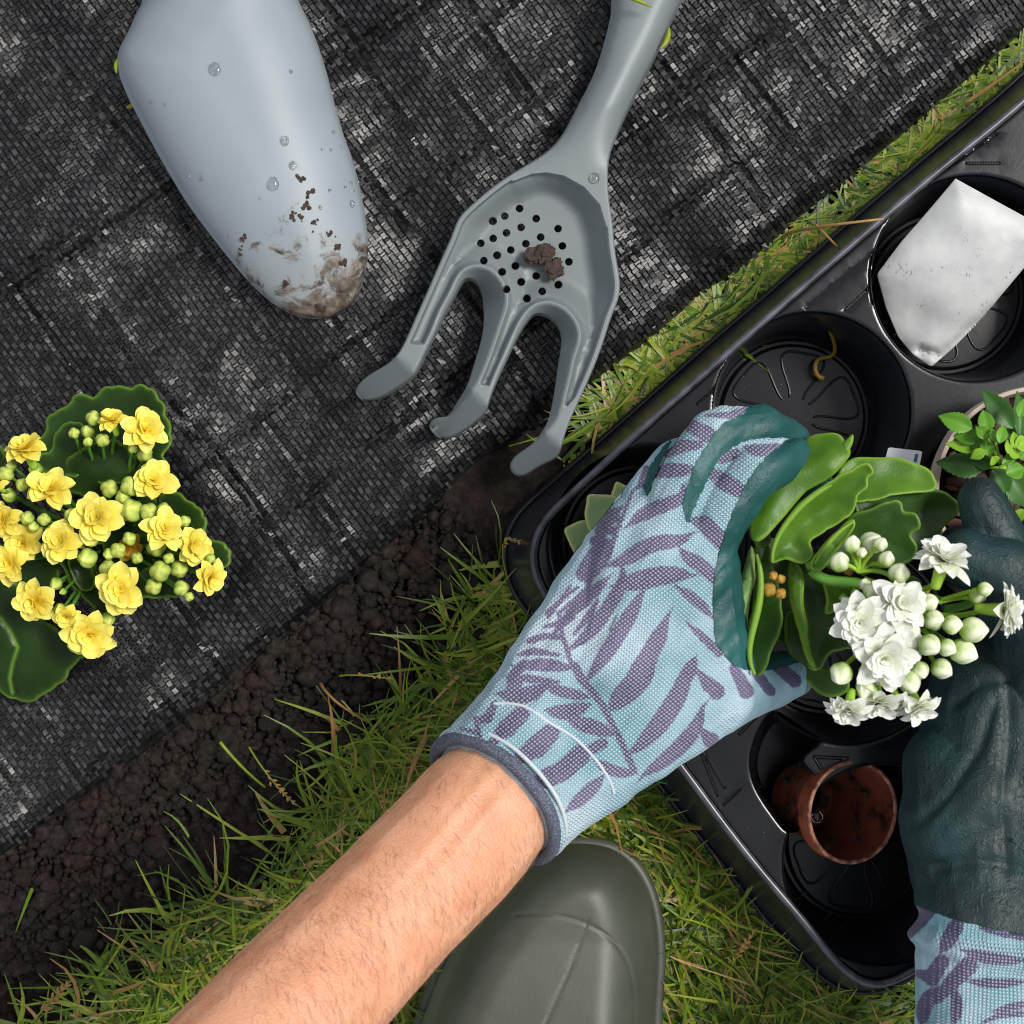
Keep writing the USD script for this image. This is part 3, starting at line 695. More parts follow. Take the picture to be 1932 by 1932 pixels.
    part(T, 'woven_tape', trimesh.Trimesh(v, f, process=False), MATS['tape'], attrs={'tone': np.repeat(tone, len(A))}, kind='stuff', flat=True)
    # pale thread line along the fold
    line = spline([p for p in FABRIC_EDGE if p[0] < 900], closed=False, step=14)
    part(T, 'edge_thread', tube(P(line[:, 0] + 1, line[:, 1] + 1, 0.003), 0.00035, 5), MATS['tape'])
fabric()

# ------------------------------------------------------------------ tools
TDIR = np.array([0.36, 0.93])
tip_w = P(620, 590, 0.03)
plastic('trowel_plastic', (0.215, 0.255, 0.28), 0.5, dirt=(0, 0, 0.30, -0.95, P(560, 330, 0.04)[:2] @ [0.30, -0.95], P(625, 600, 0.04)[:2] @ [0.30, -0.95]))
plastic('fork_plastic', (0.145, 0.168, 0.178), 0.46)

def trowel():
    o = spline(c_trow([(700, -60), (706, 0), (680, 60), (640, 150), (600, 225), (582, 290), (592, 370), (630, 470), (690, 590), (770, 740), (850, 880), (930, 1010), (1010, 1120), (1110, 1250), (1210, 1370), (1310, 1470), (1400, 1535), (1490, 1572), (1570, 1582), (1650, 1570), (1720, 1530), (1770, 1475), (1800, 1400), (1820, 1310), (1827, 1220), (1818, 1110), (1800, 1000), (1775, 880), (1740, 760), (1700, 640), (1660, 500), (1600, 290), (1550, 150), (1510, 60), (1480, 0), (1460, -60), (1430, -180), (1330, -300), (1240, -420), (1220, -700), (1000, -700), (980, -420), (880, -260), (760, -160)]), step=7)
    ax0, ax1 = np.array([425.0, 40.0]), np.array([628.0, 590.0])
    dr = (ax1 - ax0) / np.linalg.norm(ax1 - ax0)
    def z(x, y, d):
        s = np.clip(((x - ax0[0]) * dr[0] + (y - ax0[1]) * dr[1]) / np.linalg.norm(ax1 - ax0), -0.6, 1)
        D = 150.0
        t = np.clip(d / D, 0, 1)
        dome = np.sqrt(1 - (1 - t) ** 2.0)
        crown = 0.031 - 0.017 * np.clip(s, 0, 1) ** 2.2 - 0.006 * np.clip(-s, 0, 1) ** 2
        lat = (x - ax0[0]) * dr[1] - (y - ax0[1]) * dr[0]
        return 0.0215 + crown * dome - 0.000012 * lat + edge_round(d, 7, 0.0012)
    T = Thing('trowel', 'grey plastic hand trowel lying face down with soil smeared over its rounded tip', 'trowel', P(425, 250, 0.02))
    m = relief(o, z, lambda x, y, d: 0.0022 + 0 * d, grid=13, rings=(0, 2, 5, 9, 15, 24), ds=6)
    part(T, 'blade', m, MATS['trowel_plastic'], smooth=50)
    # moulded lip round the blade
    lip = [p for p in o if p[1] > 20]
    return z, o
trowel_z, trowel_o = trowel()
trow_poly = Polygon(trowel_o)

def on_trowel(x, y):
    d = trow_poly.boundary.distance(Point(x, y))
    return float(trowel_z(np.array([x]), np.array([y]), np.array([d]))[0])

def fork():
    rim = c_fork([(1125, -90), (1113, 0), (1105, 60), (1075, 180), (1035, 300), (985, 400), (930, 505), (880, 575), (810, 630), (720, 685), (620, 755), (550, 815), (500, 870), (475, 930), (440, 1010), (405, 1090), (370, 1170), (330, 1260), (290, 1350), (255, 1410), (215, 1447), (160, 1480), (110, 1520), (92, 1555), (105, 1580), (150, 1588), (215, 1565), (270, 1530), (305, 1505), (335, 1462), (365, 1400), (400, 1330), (440, 1235), (480, 1160), (505, 1108), (530, 1080), (565, 1068), (600, 1072), (635, 1092), (662, 1127), (678, 1167), (679, 1207), (664, 1260), (640, 1330), (612, 1410), (580, 1490), (545, 1555), (500, 1610), (450, 1655), (400, 1665), (385, 1690), (400, 1722), (440, 1740), (500, 1722), (560, 1680), (600, 1640), (625, 1580), (650, 1510), (690, 1420), (730, 1330), (770, 1258), (805, 1225), (850, 1213), (900, 1227), (940, 1262), (965, 1310), (966, 1355), (950, 1405), (930, 1490), (908, 1580), (885, 1660), (845, 1715), (770, 1780), (715, 1825), (705, 1850), (712, 1872), (740, 1890), (800, 1866), (850, 1838), (890, 1815), (910, 1770), (935, 1690), (975, 1600), (1020, 1500), (1060, 1400), (1090, 1310), (1110, 1250), (1133, 1190), (1140, 1130), (1135, 1080), (1120, 990), (1110, 880), (1097, 790), (1092, 700), (1100, 620), (1115, 570), (1135, 520), (1180, 420), (1240, 300), (1300, 180), (1355, 60), (1390, -10), (1420, -90)])
    base = c_fork([(1125, -90), (1113, 0), (1105, 60), (1075, 180), (1035, 300), (985, 400), (930, 505), (880, 575), (810, 630), (720, 685), (620, 755), (550, 815), (500, 870), (475, 930), (440, 1010), (405, 1090), (370, 1170), (330, 1260), (290, 1350), (255, 1410), (215, 1447), (160, 1480), (110, 1520), (92, 1555), (105, 1580), (150, 1588), (215, 1565), (270, 1530), (305, 1505), (338, 1465), (368, 1400), (403, 1330), (443, 1245), (483, 1172), (508, 1125), (530, 1105), (550, 1105), (572, 1120), (588, 1150), (597, 1200), (600, 1280), (585, 1370), (558, 1460), (530, 1540), (490, 1605), (450, 1655), (400, 1665), (385, 1690), (400, 1722), (440, 1740), (500, 1722), (560, 1680), (600, 1640), (625, 1580), (652, 1510), (692, 1425), (732, 1340), (772, 1275), (805, 1245), (840, 1248), (875, 1268), (900, 1300), (910, 1345), (903, 1410), (890, 1500), (876, 1590), (855, 1670), (825, 1725), (765, 1785), (715, 1825), (705, 1850), (712, 1872), (740, 1890), (800, 1866), (850, 1838), (890, 1815), (910, 1770), (935, 1690), (975, 1600), (1020, 1500), (1060, 1400), (1090, 1310), (1110, 1250), (1133, 1190), (1140, 1130), (1135, 1080), (1120, 990), (1110, 880), (1097, 790), (1092, 700), (1100, 620), (1115, 570), (1135, 520), (1180, 420), (1240, 300), (1300, 180), (1355, 60), (1390, -10), (1420, -90)])
    rim_p = Polygon(spline(rim, step=4)).buffer(0); base_p = Polygon(spline(base, step=4)).buffer(0).union(rim_p).buffer(0.3)
    if base_p.geom_type != 'Polygon':
        base_p = max(base_p.geoms, key=lambda g: g.area)
    cut = Polygon(c_fork([(430, 640), (720, 718), (790, 690), (850, 684), (920, 697), (1000, 742), (1062, 812), (1088, 900), (1180, 900), (1180, 1400), (980, 1560), (905, 1648), (860, 1700), (880, 1400), (700, 1420), (640, 1535), (585, 1530), (520, 1480), (480, 1280), (395, 1365), (338, 1368), (250, 1360), (400, 900)]))
    rec = rim_p.buffer(-9.0).intersection(cut).buffer(-2).buffer(2)
    rec = max(getattr(rec, 'geoms', [rec]), key=lambda g: g.area) if rec.geom_type != 'Polygon' else rec
    holes_c = c_fork([(742, 828), (683, 858), (635, 878), (808, 868), (748, 903), (690, 925), (637, 947), (588, 966), (826, 942), (767, 968), (707, 993), (652, 1014), (600, 1035), (725, 1056), (672, 1080), (895, 908), (912, 977), (938, 1040), (895, 1131), (808, 1096), (748, 1120), (690, 1149), (832, 1157), (771, 1186)])
    holes = [Point(x, y).buffer(7.6, 6) for x, y in holes_c]
    plan = base_p
    for h in holes:
        plan = plan.difference(h)
    # where the tines bend over
    def z(x, y, d):
        pt = shapely.points(np.stack([x, y], -1))
        inside = shapely.contains_xy(rim_p, x, y)
        dr = shapely.distance(rim_p.boundary, pt)
        ir = shapely.contains_xy(rec, x, y); drec = shapely.distance(rec.boundary, pt)
        zz = np.full(len(x), 0.046)
        zz += np.where(y < 340, -0.003 * np.clip((340 - y) / 300, 0, 1), 0)
        # rounded handle
        hd = np.clip(shapely.distance(base_p.boundary, pt) / 48, 0, 1)
        zz += np.where(y < 330, (0.013 * np.sqrt(1 - (1 - hd) ** 2) - 0.008) * np.clip((330 - y) / 130, 0, 1), 0)
        t = np.clip(drec / 46, 0, 1); t = t * t * (3 - 2 * t)
        zz -= np.where(ir, 0.0042 * np.clip(drec / 4, 0, 1) + 0.0115 * t, 0)
        zz -= np.where(~inside, 0.0009 + np.clip(dr, 0, 60) * 0.00042, 0)
        zz += np.where(inside, edge_round(np.minimum(dr, 6), 3.5, 0.0009), 0)
        # tips hook down beyond the knee: the line through the three knees
        kd = ((x - 752) * 0.40 + (y - 688) * 0.92)
        knees = c_fork([(280, 1440), (575, 1575), (870, 1745)])
        for (kx, ky) in knees:
            r = np.hypot(x - kx, y - ky)
            s = (x - kx) * -0.72 + (y - ky) * 0.70
            zz -= np.where((r < 105) & (s > 0), 0.00024 * s, 0)
        return zz - 0.0
    extra = [sample_line(rim_p, 3), sample_line(rec, 3), sample_line(rec.buffer(-4), 3), sample_line(rec.buffer(2.5), 4), sample_line(rim_p.buffer(-3.5), 4), sample_line(rec.buffer(-9), 5), sample_line(rec.buffer(-16), 7)]
    inner = plan.buffer(-0.8)
    extra = [[p for p in e if inner.contains(Point(p))] for e in extra]
    T = Thing('hand_fork', 'grey plastic three pronged hand fork with a perforated scoop', 'hand fork', P(900, 480, 0.02))
    m = relief(plan, z, lambda x, y, d: np.where(shapely.contains_xy(rec, x, y), 0.0022, np.where(y > 200, 0.011, 0.014)), grid=9, rings=(0, 2, 4), ds=4, extra=extra)
    part(T, 'head_and_tines', m, MATS['fork_plastic'], smooth=42)
    return z
fork_z = fork()

def drop(x, y, z, r, tail=None):
    k = sc(z)
    m = trimesh.creation.icosphere(3, 1.0)
    v = np.array(m.vertices)
    v = v * (1 + 0.25 * smoothnoise(v + x, 1.2, 3, 2))[:, None]
    v = v * [r * k, r * k * 1.08, r * k * 0.5]
    return trimesh.Trimesh(v + P(x, y, z), m.faces, process=False)
for x, y, r, lab in [(405, 131, 12, 'largest water drop, high on the back of the trowel'), (536, 266, 9, 'round water drop halfway down the trowel'), (552, 312, 8, 'small water drop just above the dark soil fleck on the trowel'),
                     (515, 347, 12, 'smeared water drop beside the soil flecks on the trowel'), (663, 385, 7, 'water drop near the right edge of the trowel')]:
    solo('water_drop', drop(x, y, on_trowel(x, y), r), MATS['water'], lab, 'water drop', smooth=True)
solo('water_drop', drop(1121, 336, 0.0465, 10), MATS['water'], 'water drop on the neck of the fork just above the scoop', 'water drop', smooth=True)
ms = []
for x, y in c_trow([(752, 503), (820, 517), (935, 874), (1003, 885), (1076, 1150), (1654, 658), (1597, 743), (1641, 747), (1692, 730), (1636, 945), (1740, 910), (1712, 925), (1775, 903), (1755, 950), (1290, 985), (1443, 355), (1735, 948), (996, 860), (1100, 1165), (1590, 1030), (1425, 1105)]):
    ms.append(drop(x, y, on_trowel(x, y), rng.uniform(2.0, 4.2)))
solo('water_droplets', cat(ms), MATS['water'], 'fine sprinkle of tiny water droplets over the trowel', 'water droplets', smooth=True, kind='stuff')

def crumb(center, r, seed, sub=3, squash=0.7):
    m = trimesh.creation.icosphere(sub, 1.0); v = np.array(m.vertices)
    v = v * (1 + 1.3 * smoothnoise(v + seed, 1.5, seed, 3) + 0.7 * smoothnoise(v + seed, 5.0, seed + 9, 2))[:, None] * [1, 0.85, squash]
    return trimesh.Trimesh(v @ frame_of([0.1, 0.1, 1], seed).T * r + center, m.faces, process=False)
mat('crumb_soil', {'g': ('geometry', {}), 'n': ('noise_texture', {'scale': 500.0, 'detail': 4.0}), 'r': ('rgb_ramp', {'ramp': [(0.3, (0.016, 0.009, 0.006)), (0.7, (0.050, 0.028, 0.020))]}), 'p': ('principled_bsdf', {'roughness': 0.85})},
    [('g.position', 'n.vector'), ('n.fac', 'r.fac'), ('r.color', 'p.base_color')])
(a, b, c) = c_fork([(800, 1018), (840, 1010), (878, 1068)])
solo('soil_clump', cat([crumb(P(*a, 0.036), 0.0044, 3, 3, 0.45), crumb(P(*b, 0.036), 0.0050, 4, 3, 0.45), crumb(P(*c, 0.036), 0.0046, 5, 3, 0.45), crumb(P(a[0] + 14, a[1] - 14, 0.036), 0.0026, 6)]), MATS['crumb_soil'], 'lump of brown soil left in the perforated scoop of the fork', 'soil clump', smooth=True)
fl = c_trow([(1500, 885, 0), (1540, 960, 0), (1520, 1025, 0), (1455, 1065, 0), (1497, 1080, 0), (1560, 1110, 0), (1635, 1155, 0), (1210, 1180, 0), (1200, 1245, 0), (1700, 1305, 0), (1675, 1215, 0), (1430, 1400, 0), (1610, 1540, 0), (1575, 1520, 0)])
solo('soil_flecks', cat([crumb(P(x + dx, y + dy, on_trowel(x + dx, y + dy) + 0.0001), rng.uniform(0.0004, 0.0012) * (1.8 if i == 9 else 1), 7 * i + j, 2, 0.3) for i, (x, y, _) in enumerate(fl) for j, (dx, dy) in enumerate(rng.normal(0, 4.0, (6, 2)))]), MATS['crumb_soil'], 'brown soil flecks stuck to the lower half of the trowel', 'soil', smooth=True, kind='stuff')
def clipping(pts, z, w, lab):
    c = curve3([P(x, y, zz) for (x, y), zz in zip(pts, z)], 10)
    m = tube(c, w * np.sin(np.linspace(0.3, 2.9, 10)), 6)
    solo('grass_clipping', m, MATS['grass'], lab, 'grass clipping', attrs={'tone': np.full(len(m.vertices), 0.72)})
clipping([(226, 108), (219, 122), (220, 138)], [0.026, 0.028, 0.03], 0.0011, 'lime green grass clipping stuck to the left shoulder of the trowel')
clipping([(238, 203), (248, 200), (256, 196)], [0.022, 0.022, 0.022], 0.0012, 'short green clipping under the left edge of the trowel')
clipping([(1170, -8), (1205, 2), (1230, 14)], [0.056, 0.058, 0.056], 0.0010, 'thin green grass clipping lying across the top of the fork handle')
clipping([(1262, 52), (1260, 70), (1246, 92)], [0.04, 0.04, 0.042], 0.0015, 'green grass clipping clinging to the right edge of the fork handle')

# ------------------------------------------------------------------ tray
def circ(cx, cy, r, z, n=72):
    a = np.linspace(0, 2 * np.pi, n, endpoint=False)
    return P(cx + r * np.cos(a), cy + r * np.sin(a), z)
CELLS = [(1838, 525, 194), (1532, 775, 186), (1222, 1027, 186), (1600, 1217, 188), (1912, 965, 188), (1668, 1632, 190), (1975, 1380, 186)]
SLOT = Polygon(spline(c_low([(610, 110), (560, 170), (515, 270), (497, 370), (515, 480), (560, 570), (630, 670), (700, 740), (860, 560), (862, 480), (775, 350), (860, 270), (760, 180)]), step=5))
def tray():
    T = Thing('plant_tray', 'black plastic plant carrier tray with round pot cells standing on the grass', 'tray', P(1500, 1150, 0.0))
    top = Polygon(TRAY_TOP)
    plate = top.buffer(-6)
    for x, y, r in CELLS:
        plate = plate.difference(Point(x, y).buffer(r, 24))
    plate = plate.difference(SLOT)
    pieces = sorted(getattr(plate, 'geoms', [plate]), key=lambda g: -g.area)
    # raised rib lines moulded in the plate
    ribs = [LineString(c_low(p)) for p in ([(232, 300), (325, 545)], [(245, 300), (362, 505)], [(355, 595), (445, 510)], [(440, 225), (545, 115)], [(830, 345), (880, 425), (1010, 352), (830, 345)], [(1200, 300), (1330, 225)])]
    ribs += [LineString(c_cell(p)) for p in ([(960, 520), (1520, 60)], [(1290, 540), (1510, 335)], [(1520, 60), (1500, 250), (1525, 480)], [(1820, 890), (1930, 990)], [(50, 1330), (230, 1180)])]
    ribs += [LineString(c_seed(p)) for p in ([(1490, 920), (1790, 720)], [(1620, 880), (1800, 880)])]
    allr = shapely.union_all(ribs)
    rp = [sample_line(l.buffer(k), 5) for l in ribs for k in (1.2, 3.6)]
    def z(x, y, d):
        r = shapely.distance(allr, shapely.points(np.stack([x, y], -1)))
        lip = shapely.distance(top.boundary, shapely.points(np.stack([x, y], -1)))
        return TRAY_Z - 0.0025 - 0.0012 * np.exp(-(r / 2.4) ** 2) - 0.0006 * np.exp(-np.minimum(d, 30) / 1.5)
    for g in pieces:
        if g.area < 300:
            continue
        gi = g.buffer(-3)
        ex = [np.asarray(e)[shapely.contains_xy(gi, np.asarray(e))] for e in rp]
        part(T, 'top_plate', relief(g, z, 0.0016, grid=18, rings=(0, 2, 5, 9), ds=7, extra=[e for e in ex if len(e)]), MATS['tray_plastic'], smooth=40)
    # rim bead, sloping outer wall and foot lip
    n = 420
    def even(o):
        l = LineString(np.vstack([o, o[:1]])); return np.array([l.interpolate(i / n, normalized=True).coords[0] for i in range(n)])
    t_ = even(TRAY_TOP); b_ = even(TRAY_BOT)
    part(T, 'rim', tube(P(t_[:, 0], t_[:, 1], TRAY_Z), 0.0018, 10, closed=True), MATS['tray_rim_highlight'], smooth=True)
    rings_ = []
    for k, zz in ((0.0, TRAY_Z - 0.001), (0.12, TRAY_Z - 0.004), (0.3, 0.045), (0.5, 0.030), (0.75, 0.014), (0.93, 0.006), (1.0, 0.006)):
        q = t_ * (1 - k) + b_ * k
        rings_.append(P(q[:, 0], q[:, 1], zz))
    part(T, 'outer_wall', loft(rings_), MATS['tray_plastic'], smooth=50)
    part(T, 'foot_lip', tube(P(b_[:, 0], b_[:, 1], 0.0065), 0.0016, 8, closed=True), MATS['tray_plastic'], smooth=True)
    for i, (x, y, r) in enumerate(CELLS):
        c = P(x, y, TRAY_Z); rad = r * sc(TRAY_Z)
        a = np.linspace(0, 2 * np.pi, 72, endpoint=False)
        prof = [(1.0, TRAY_Z - 0.0022), (0.975, TRAY_Z - 0.006), (0.93, 0.035), (0.87, 0.012), (0.85, 0.0045), (0.83, 0.003), (0.80, 0.003), (0.785, 0.0055), (0.76, 0.0065)]
        rr = [np.stack([c[0] + q * rad * np.cos(a), c[1] + q * rad * np.sin(a), np.full(72, zz)], 1) for q, zz in prof]
        cell = part(T, 'cell', loft(rr, closed_bottom=True), MATS['tray_plastic'], smooth=40)
        if i in (0, 1, 3, 5):
            ms = []
            for k in range(6):
                th = k * math.pi / 3 + 0.35
                for s in (-1, 1):
                    p0 = c[:2] + rad * 0.22 * np.array([math.cos(th + s * 0.35), math.sin(th + s * 0.35)]); p1 = c[:2] + rad * 0.66 * np.array([math.cos(th + s * 0.36), math.sin(th + s * 0.36)])
                    p1b = c[:2] + rad * 0.70 * np.array([math.cos(th), math.sin(th)])
                    ms.append(tube(curve3([(*p0, 0.0068), (*((p0 + p1) / 2), 0.0068), (*p1, 0.0068), (*p1b, 0.0068)], 14), 0.0006, 6))
            part(cell, 'floor_ribs', cat(ms), MATS['tray_plastic'], smooth=True)
    # walls of the slot beside the pot cell
    s = np.array(SLOT.exterior.coords)[:-1]
    part(T, 'slot', loft([P(s[:, 0], s[:, 1], TRAY_Z - 0.0024), P(*(np.mean(s, 0)[:, None] + (s - s.mean(0)).T * 0.9), 0.03), P(*(np.mean(s, 0)[:, None] + (s - s.mean(0)).T * 0.8), 0.004)], closed_bottom=True), MATS['tray_plastic'], smooth=40)
tray()

# ------------------------------------------------------------------ things in the tray
def packet():
    o = [(1803, 337), (1870, 374), (1932, 408), (1985, 438), (1930, 508), (1860, 592), (1800, 655), (1757, 692), (1722, 668), (1695, 635), (1672, 580), (1655, 517), (1700, 457), (1755, 394)]
    dense = np.array([LineString(o + o[:1]).interpolate(i / 240, normalized=True).coords[0] for i in range(240)])
    fold = LineString([(1985, 470), (1900, 560), (1830, 620), (1775, 672), (1735, 660)])
    def z(x, y, d):
        p = shapely.points(np.stack([x, y], -1)); f = shapely.distance(fold, p)
        s = ((x - 1803) * -0.35 + (y - 337) * 0.93) / 340
        q = np.stack([x / 70, y / 70, 0 * x], -1)
        puff = 0.006 * (1 - np.exp(-d / 30))
        crease = -0.0036 * np.exp(-(f / 7) ** 2)
        lowflap = 0.004 * np.exp(-(((x - 1735) / 60) ** 2 + ((y - 600) / 40) ** 2))
        return 0.058 - 0.022 * np.clip(s, 0, 1.1) + puff + crease - lowflap + 0.003 * (meshkit.fbm(q * 0.7, 2, 5) - 0.5)
    solo('seed_packet', relief(Polygon(dense), z, 0.0012, grid=8, rings=(0, 3), ds=6, extra=[sample_line(fold.buffer(4), 5)]), MATS['paper'], 'white paper seed packet with faint printing standing in a tray cell', 'seed packet', smooth=35)
packet()

def lathe(c, axis, prof, n=64):
    F = frame_of(axis)
    a = np.linspace(0, 2 * np.pi, n, endpoint=False)
    return [c + (np.cos(a)[:, None] * F[:, 0] + np.sin(a)[:, None] * F[:, 1]) * r + F[:, 2] * h for r, h in prof]

def small_pot():
    ctop = P(1608, 1532, 0.056); ax = np.array([0.36, 0.0, 0.93]); ax /= np.linalg.norm(ax)
    R = 97 * sc(0.056); Hh = 0.046
    T = Thing('terracotta_pot', 'small brown terracotta coloured plastic pot tipped over in a tray cell, soil stained inside', 'flower pot', ctop - ax * Hh)
    prof = [(R * 0.70, -Hh), (R * 0.93, -0.010), (R * 0.93, -0.0095), (R * 1.0, -0.009), (R * 1.0, -0.0005), (R * 0.985, 0), (R * 0.955, 0), (R * 0.94, -0.001), (R * 0.90, -0.011), (R * 0.68, -Hh + 0.002)]
    part(T, 'body', loft(lathe(ctop, ax, prof[::-1]), closed_top=True), MATS['terracotta_plastic'], smooth=40)
    part(T, 'rim', tube(lathe(ctop, ax, [(R * 0.975, 0.0004)])[0], 0.0010, 8, closed=True), MATS['pot_rim_highlight'], smooth=True)
    wl = [ctop + frame_of(ax)[:, 0] * (R * 0.82 * math.cos(a)) + frame_of(ax)[:, 1] * (R * 0.82 * math.sin(a)) - ax * h for a, h in zip(rng.uniform(0, 6.28, 40), rng.uniform(0.010, 0.034, 40))]
    part(T, 'soil_specks', cat([crumb(w_ * 1.0, rng.uniform(0.0006, 0.0022), i, 2) for i, w_ in enumerate(wl)]), MATS['crumb_soil'], smooth=True, kind='stuff')
    pr2 = [(R * 0.70, -Hh + 0.0002), (R * 0.66, -Hh - 0.0008), (0.002, -Hh - 0.0008)]
    part(T, 'base', loft(lathe(ctop, ax, pr2), closed_bottom=True), MATS['terracotta_plastic'], smooth=40)
    b = ctop - ax * (Hh - 0.004)
    part(T, 'soil_residue', cat([crumb(b + frame_of(ax)[:, 0] * rng.uniform(-0.011, 0.011) + frame_of(ax)[:, 1] * rng.uniform(-0.011, 0.011), rng.uniform(0.0012, 0.0036), i, 2) for i in range(12)]), MATS['crumb_soil'], smooth=True, kind='stuff')
    solo('water_drop', drop(1541, 1541, 0.050, 11), MATS['water'], 'shiny water drop inside the terracotta coloured pot by its left rim', 'water drop', smooth=True)
small_pot()

PRIM_Z = 0.098
def rose_pot():
    c = P(1963, 928, PRIM_Z); R = 199 * sc(PRIM_Z)
    T = Thing('taupe_pot', 'taupe plastic flower pot filled with bark mulch at the right edge of the tray', 'flower pot', (c[0], c[1], 0.006))
    up = np.array([0, 0, 1.0]); b0 = 0.008 - PRIM_Z
    prof = [(R * 0.72, b0 + 0.002), (R * 0.93, -0.014), (R * 0.945, -0.013), (R * 1.0, -0.0115), (R * 1.01, -0.001), (R * 1.0, 0), (R * 0.965, 0.0), (R * 0.955, -0.001), (R * 0.93, -0.012), (R * 0.70, b0 + 0.004)]
    part(T, 'body', loft(lathe(c, up, prof[::-1], 96), closed_top=True), MATS['taupe_plastic'], smooth=40)
    n = 40; a = np.linspace(0, 2 * np.pi, n, endpoint=False)
    rr = [np.stack([c[0] + q * R * 0.92 * np.cos(a), c[1] + q * R * 0.92 * np.sin(a), PRIM_Z - 0.013 + 0.003 * np.sin(3 * a + q * 9)], 1) for q in (1.0, 0.8, 0.6, 0.4, 0.2)]
    part(T, 'potting_soil', loft(rr, closed_bottom=True), MATS['soil'], smooth=True)
    ms = []
    for i in range(330):
        q = R * 0.9 * math.sqrt(rng.random()); th = rng.uniform(0, 6.28)
        bx = trimesh.creation.icosphere(1, 1.0); v = np.array(bx.vertices)
        v = v * (1 + 0.8 * smoothnoise(v + i, 1.6, i, 2))[:, None]
        s = rng.uniform(0.0014, 0.0040)
        v = (v * [s * rng.uniform(1.2, 2.4), s, s * 0.45]) @ frame_of(rng.normal(size=3) * [0.4, 0.4, 1] + [0, 0, 0.8], th).T
        ms.append((v + [c[0] + q * math.cos(th), c[1] + q * math.sin(th), PRIM_Z - 0.010 + rng.uniform(0, 0.002)], bx.faces))
    solo('bark_mulch', cat(ms), MATS['bark'], 'brown and orange bark chips covering the soil of the taupe pot', 'bark mulch', smooth=45, kind='stuff')
    # plastic label behind the pot
    lab = Thing('plant_label', 'white plastic plant label stuck between the taupe pot and the tray', 'plant label', P(1705, 862, 0.05))
    o = [(1678, 846), (1738, 853), (1730, 892), (1668, 884)]
    part(lab, 'card', relief(Polygon(o).buffer(2), lambda x, y, d: 0.064 + 0.00008 * (x - 1700), 0.0008, grid=10, rings=(0, 2), ds=5), MATS['label_white'])
    part(lab, 'printing', relief(Polygon([(1727, 856), (1733, 857), (1729, 872), (1723, 871)]), lambda x, y, d: 0.0643 + 0.00008 * (x - 1700), 0.0002, grid=5, rings=(0,), ds=4), MATS['label_ink'])
rose_pot()

def ribbon_leaf(base, tip, width, arch=0.0, fold=0.12, teeth=0, n=22, m=7, shape=0.85, roll=0.0, droop=0.0, thick=0.0004):
    """a leaf blade from base to tip in 3-D with a keel, an arch and toothed margins"""
    base, tip = np.asarray(base, float), np.asarray(tip, float)
    L = np.linalg.norm(tip - base); d = (tip - base) / L
    side = np.cross(d, [0, 0, 1.0]); side /= np.linalg.norm(side) + 1e-9
    up = np.cross(side, d)
    side, up = side * math.cos(roll) + up * math.sin(roll), up * math.cos(roll) - side * math.sin(roll)
    t = np.linspace(0, 1, n); w = width * 0.5 * np.sin(np.pi * t ** shape) ** 0.8 * (1 - 0.25 * t)
    if teeth:
        w = w * (1 + 0.13 * (np.mod(t * teeth, 1.0)) * (w > 0))
    s = np.linspace(-1, 1, m)
    T_, S_ = np.meshgrid(t, s, indexing='ij')
    v = base + d * (T_ * L)[..., None] + side * (S_ * w[:, None])[..., None] + up * (arch * L * np.sin(np.pi * T_) - droop * L * T_ ** 2 + fold * np.abs(S_) * w[:, None] * 2 + 0.03 * L * np.sin(T_ * 14) * S_ * 0.12)[..., None]
    v = v.reshape(-1, 3)
    f = []
    for i in range(n - 1):
        for j in range(m - 1):
            a, b, c, e = i * m + j, i * m + j + 1, (i + 1) * m + j + 1, (i + 1) * m + j
            f += [(a, b, c), (a, c, e)]
    f = np.array(f); N = len(v)
    nn = trimesh.Trimesh(v, f, process=False)
    if nn.face_normals[:, 2].mean() < 0:
        f = f[:, ::-1]
    v2 = np.vstack([v, v - up * thick])
    bd = [i * m for i in range(n)] + [(n - 1) * m + j for j in range(1, m)] + [i * m + m - 1 for i in range(n - 2, -1, -1)] + list(range(m - 2, 0, -1))
    w_ = []
    for i in range(len(bd)):
        a, b = bd[i], bd[(i + 1) % len(bd)]
        w_ += [(a, b, b + N), (a, b + N, a + N)]
    mesh = trimesh.Trimesh(v2, np.vstack([f, f[:, ::-1] + N, np.array(w_)]), process=False)
    vein = np.exp(-(np.abs(S_) / 0.16) ** 2) * 0.8 + 0.35 * np.exp(-((np.mod(T_ * 8 - np.abs(S_) * 1.2, 1.0) - 0.5) / 0.13) ** 2)
    mesh.metadata['edge'] = np.r_[vein.ravel(), vein.ravel()]
    return mesh

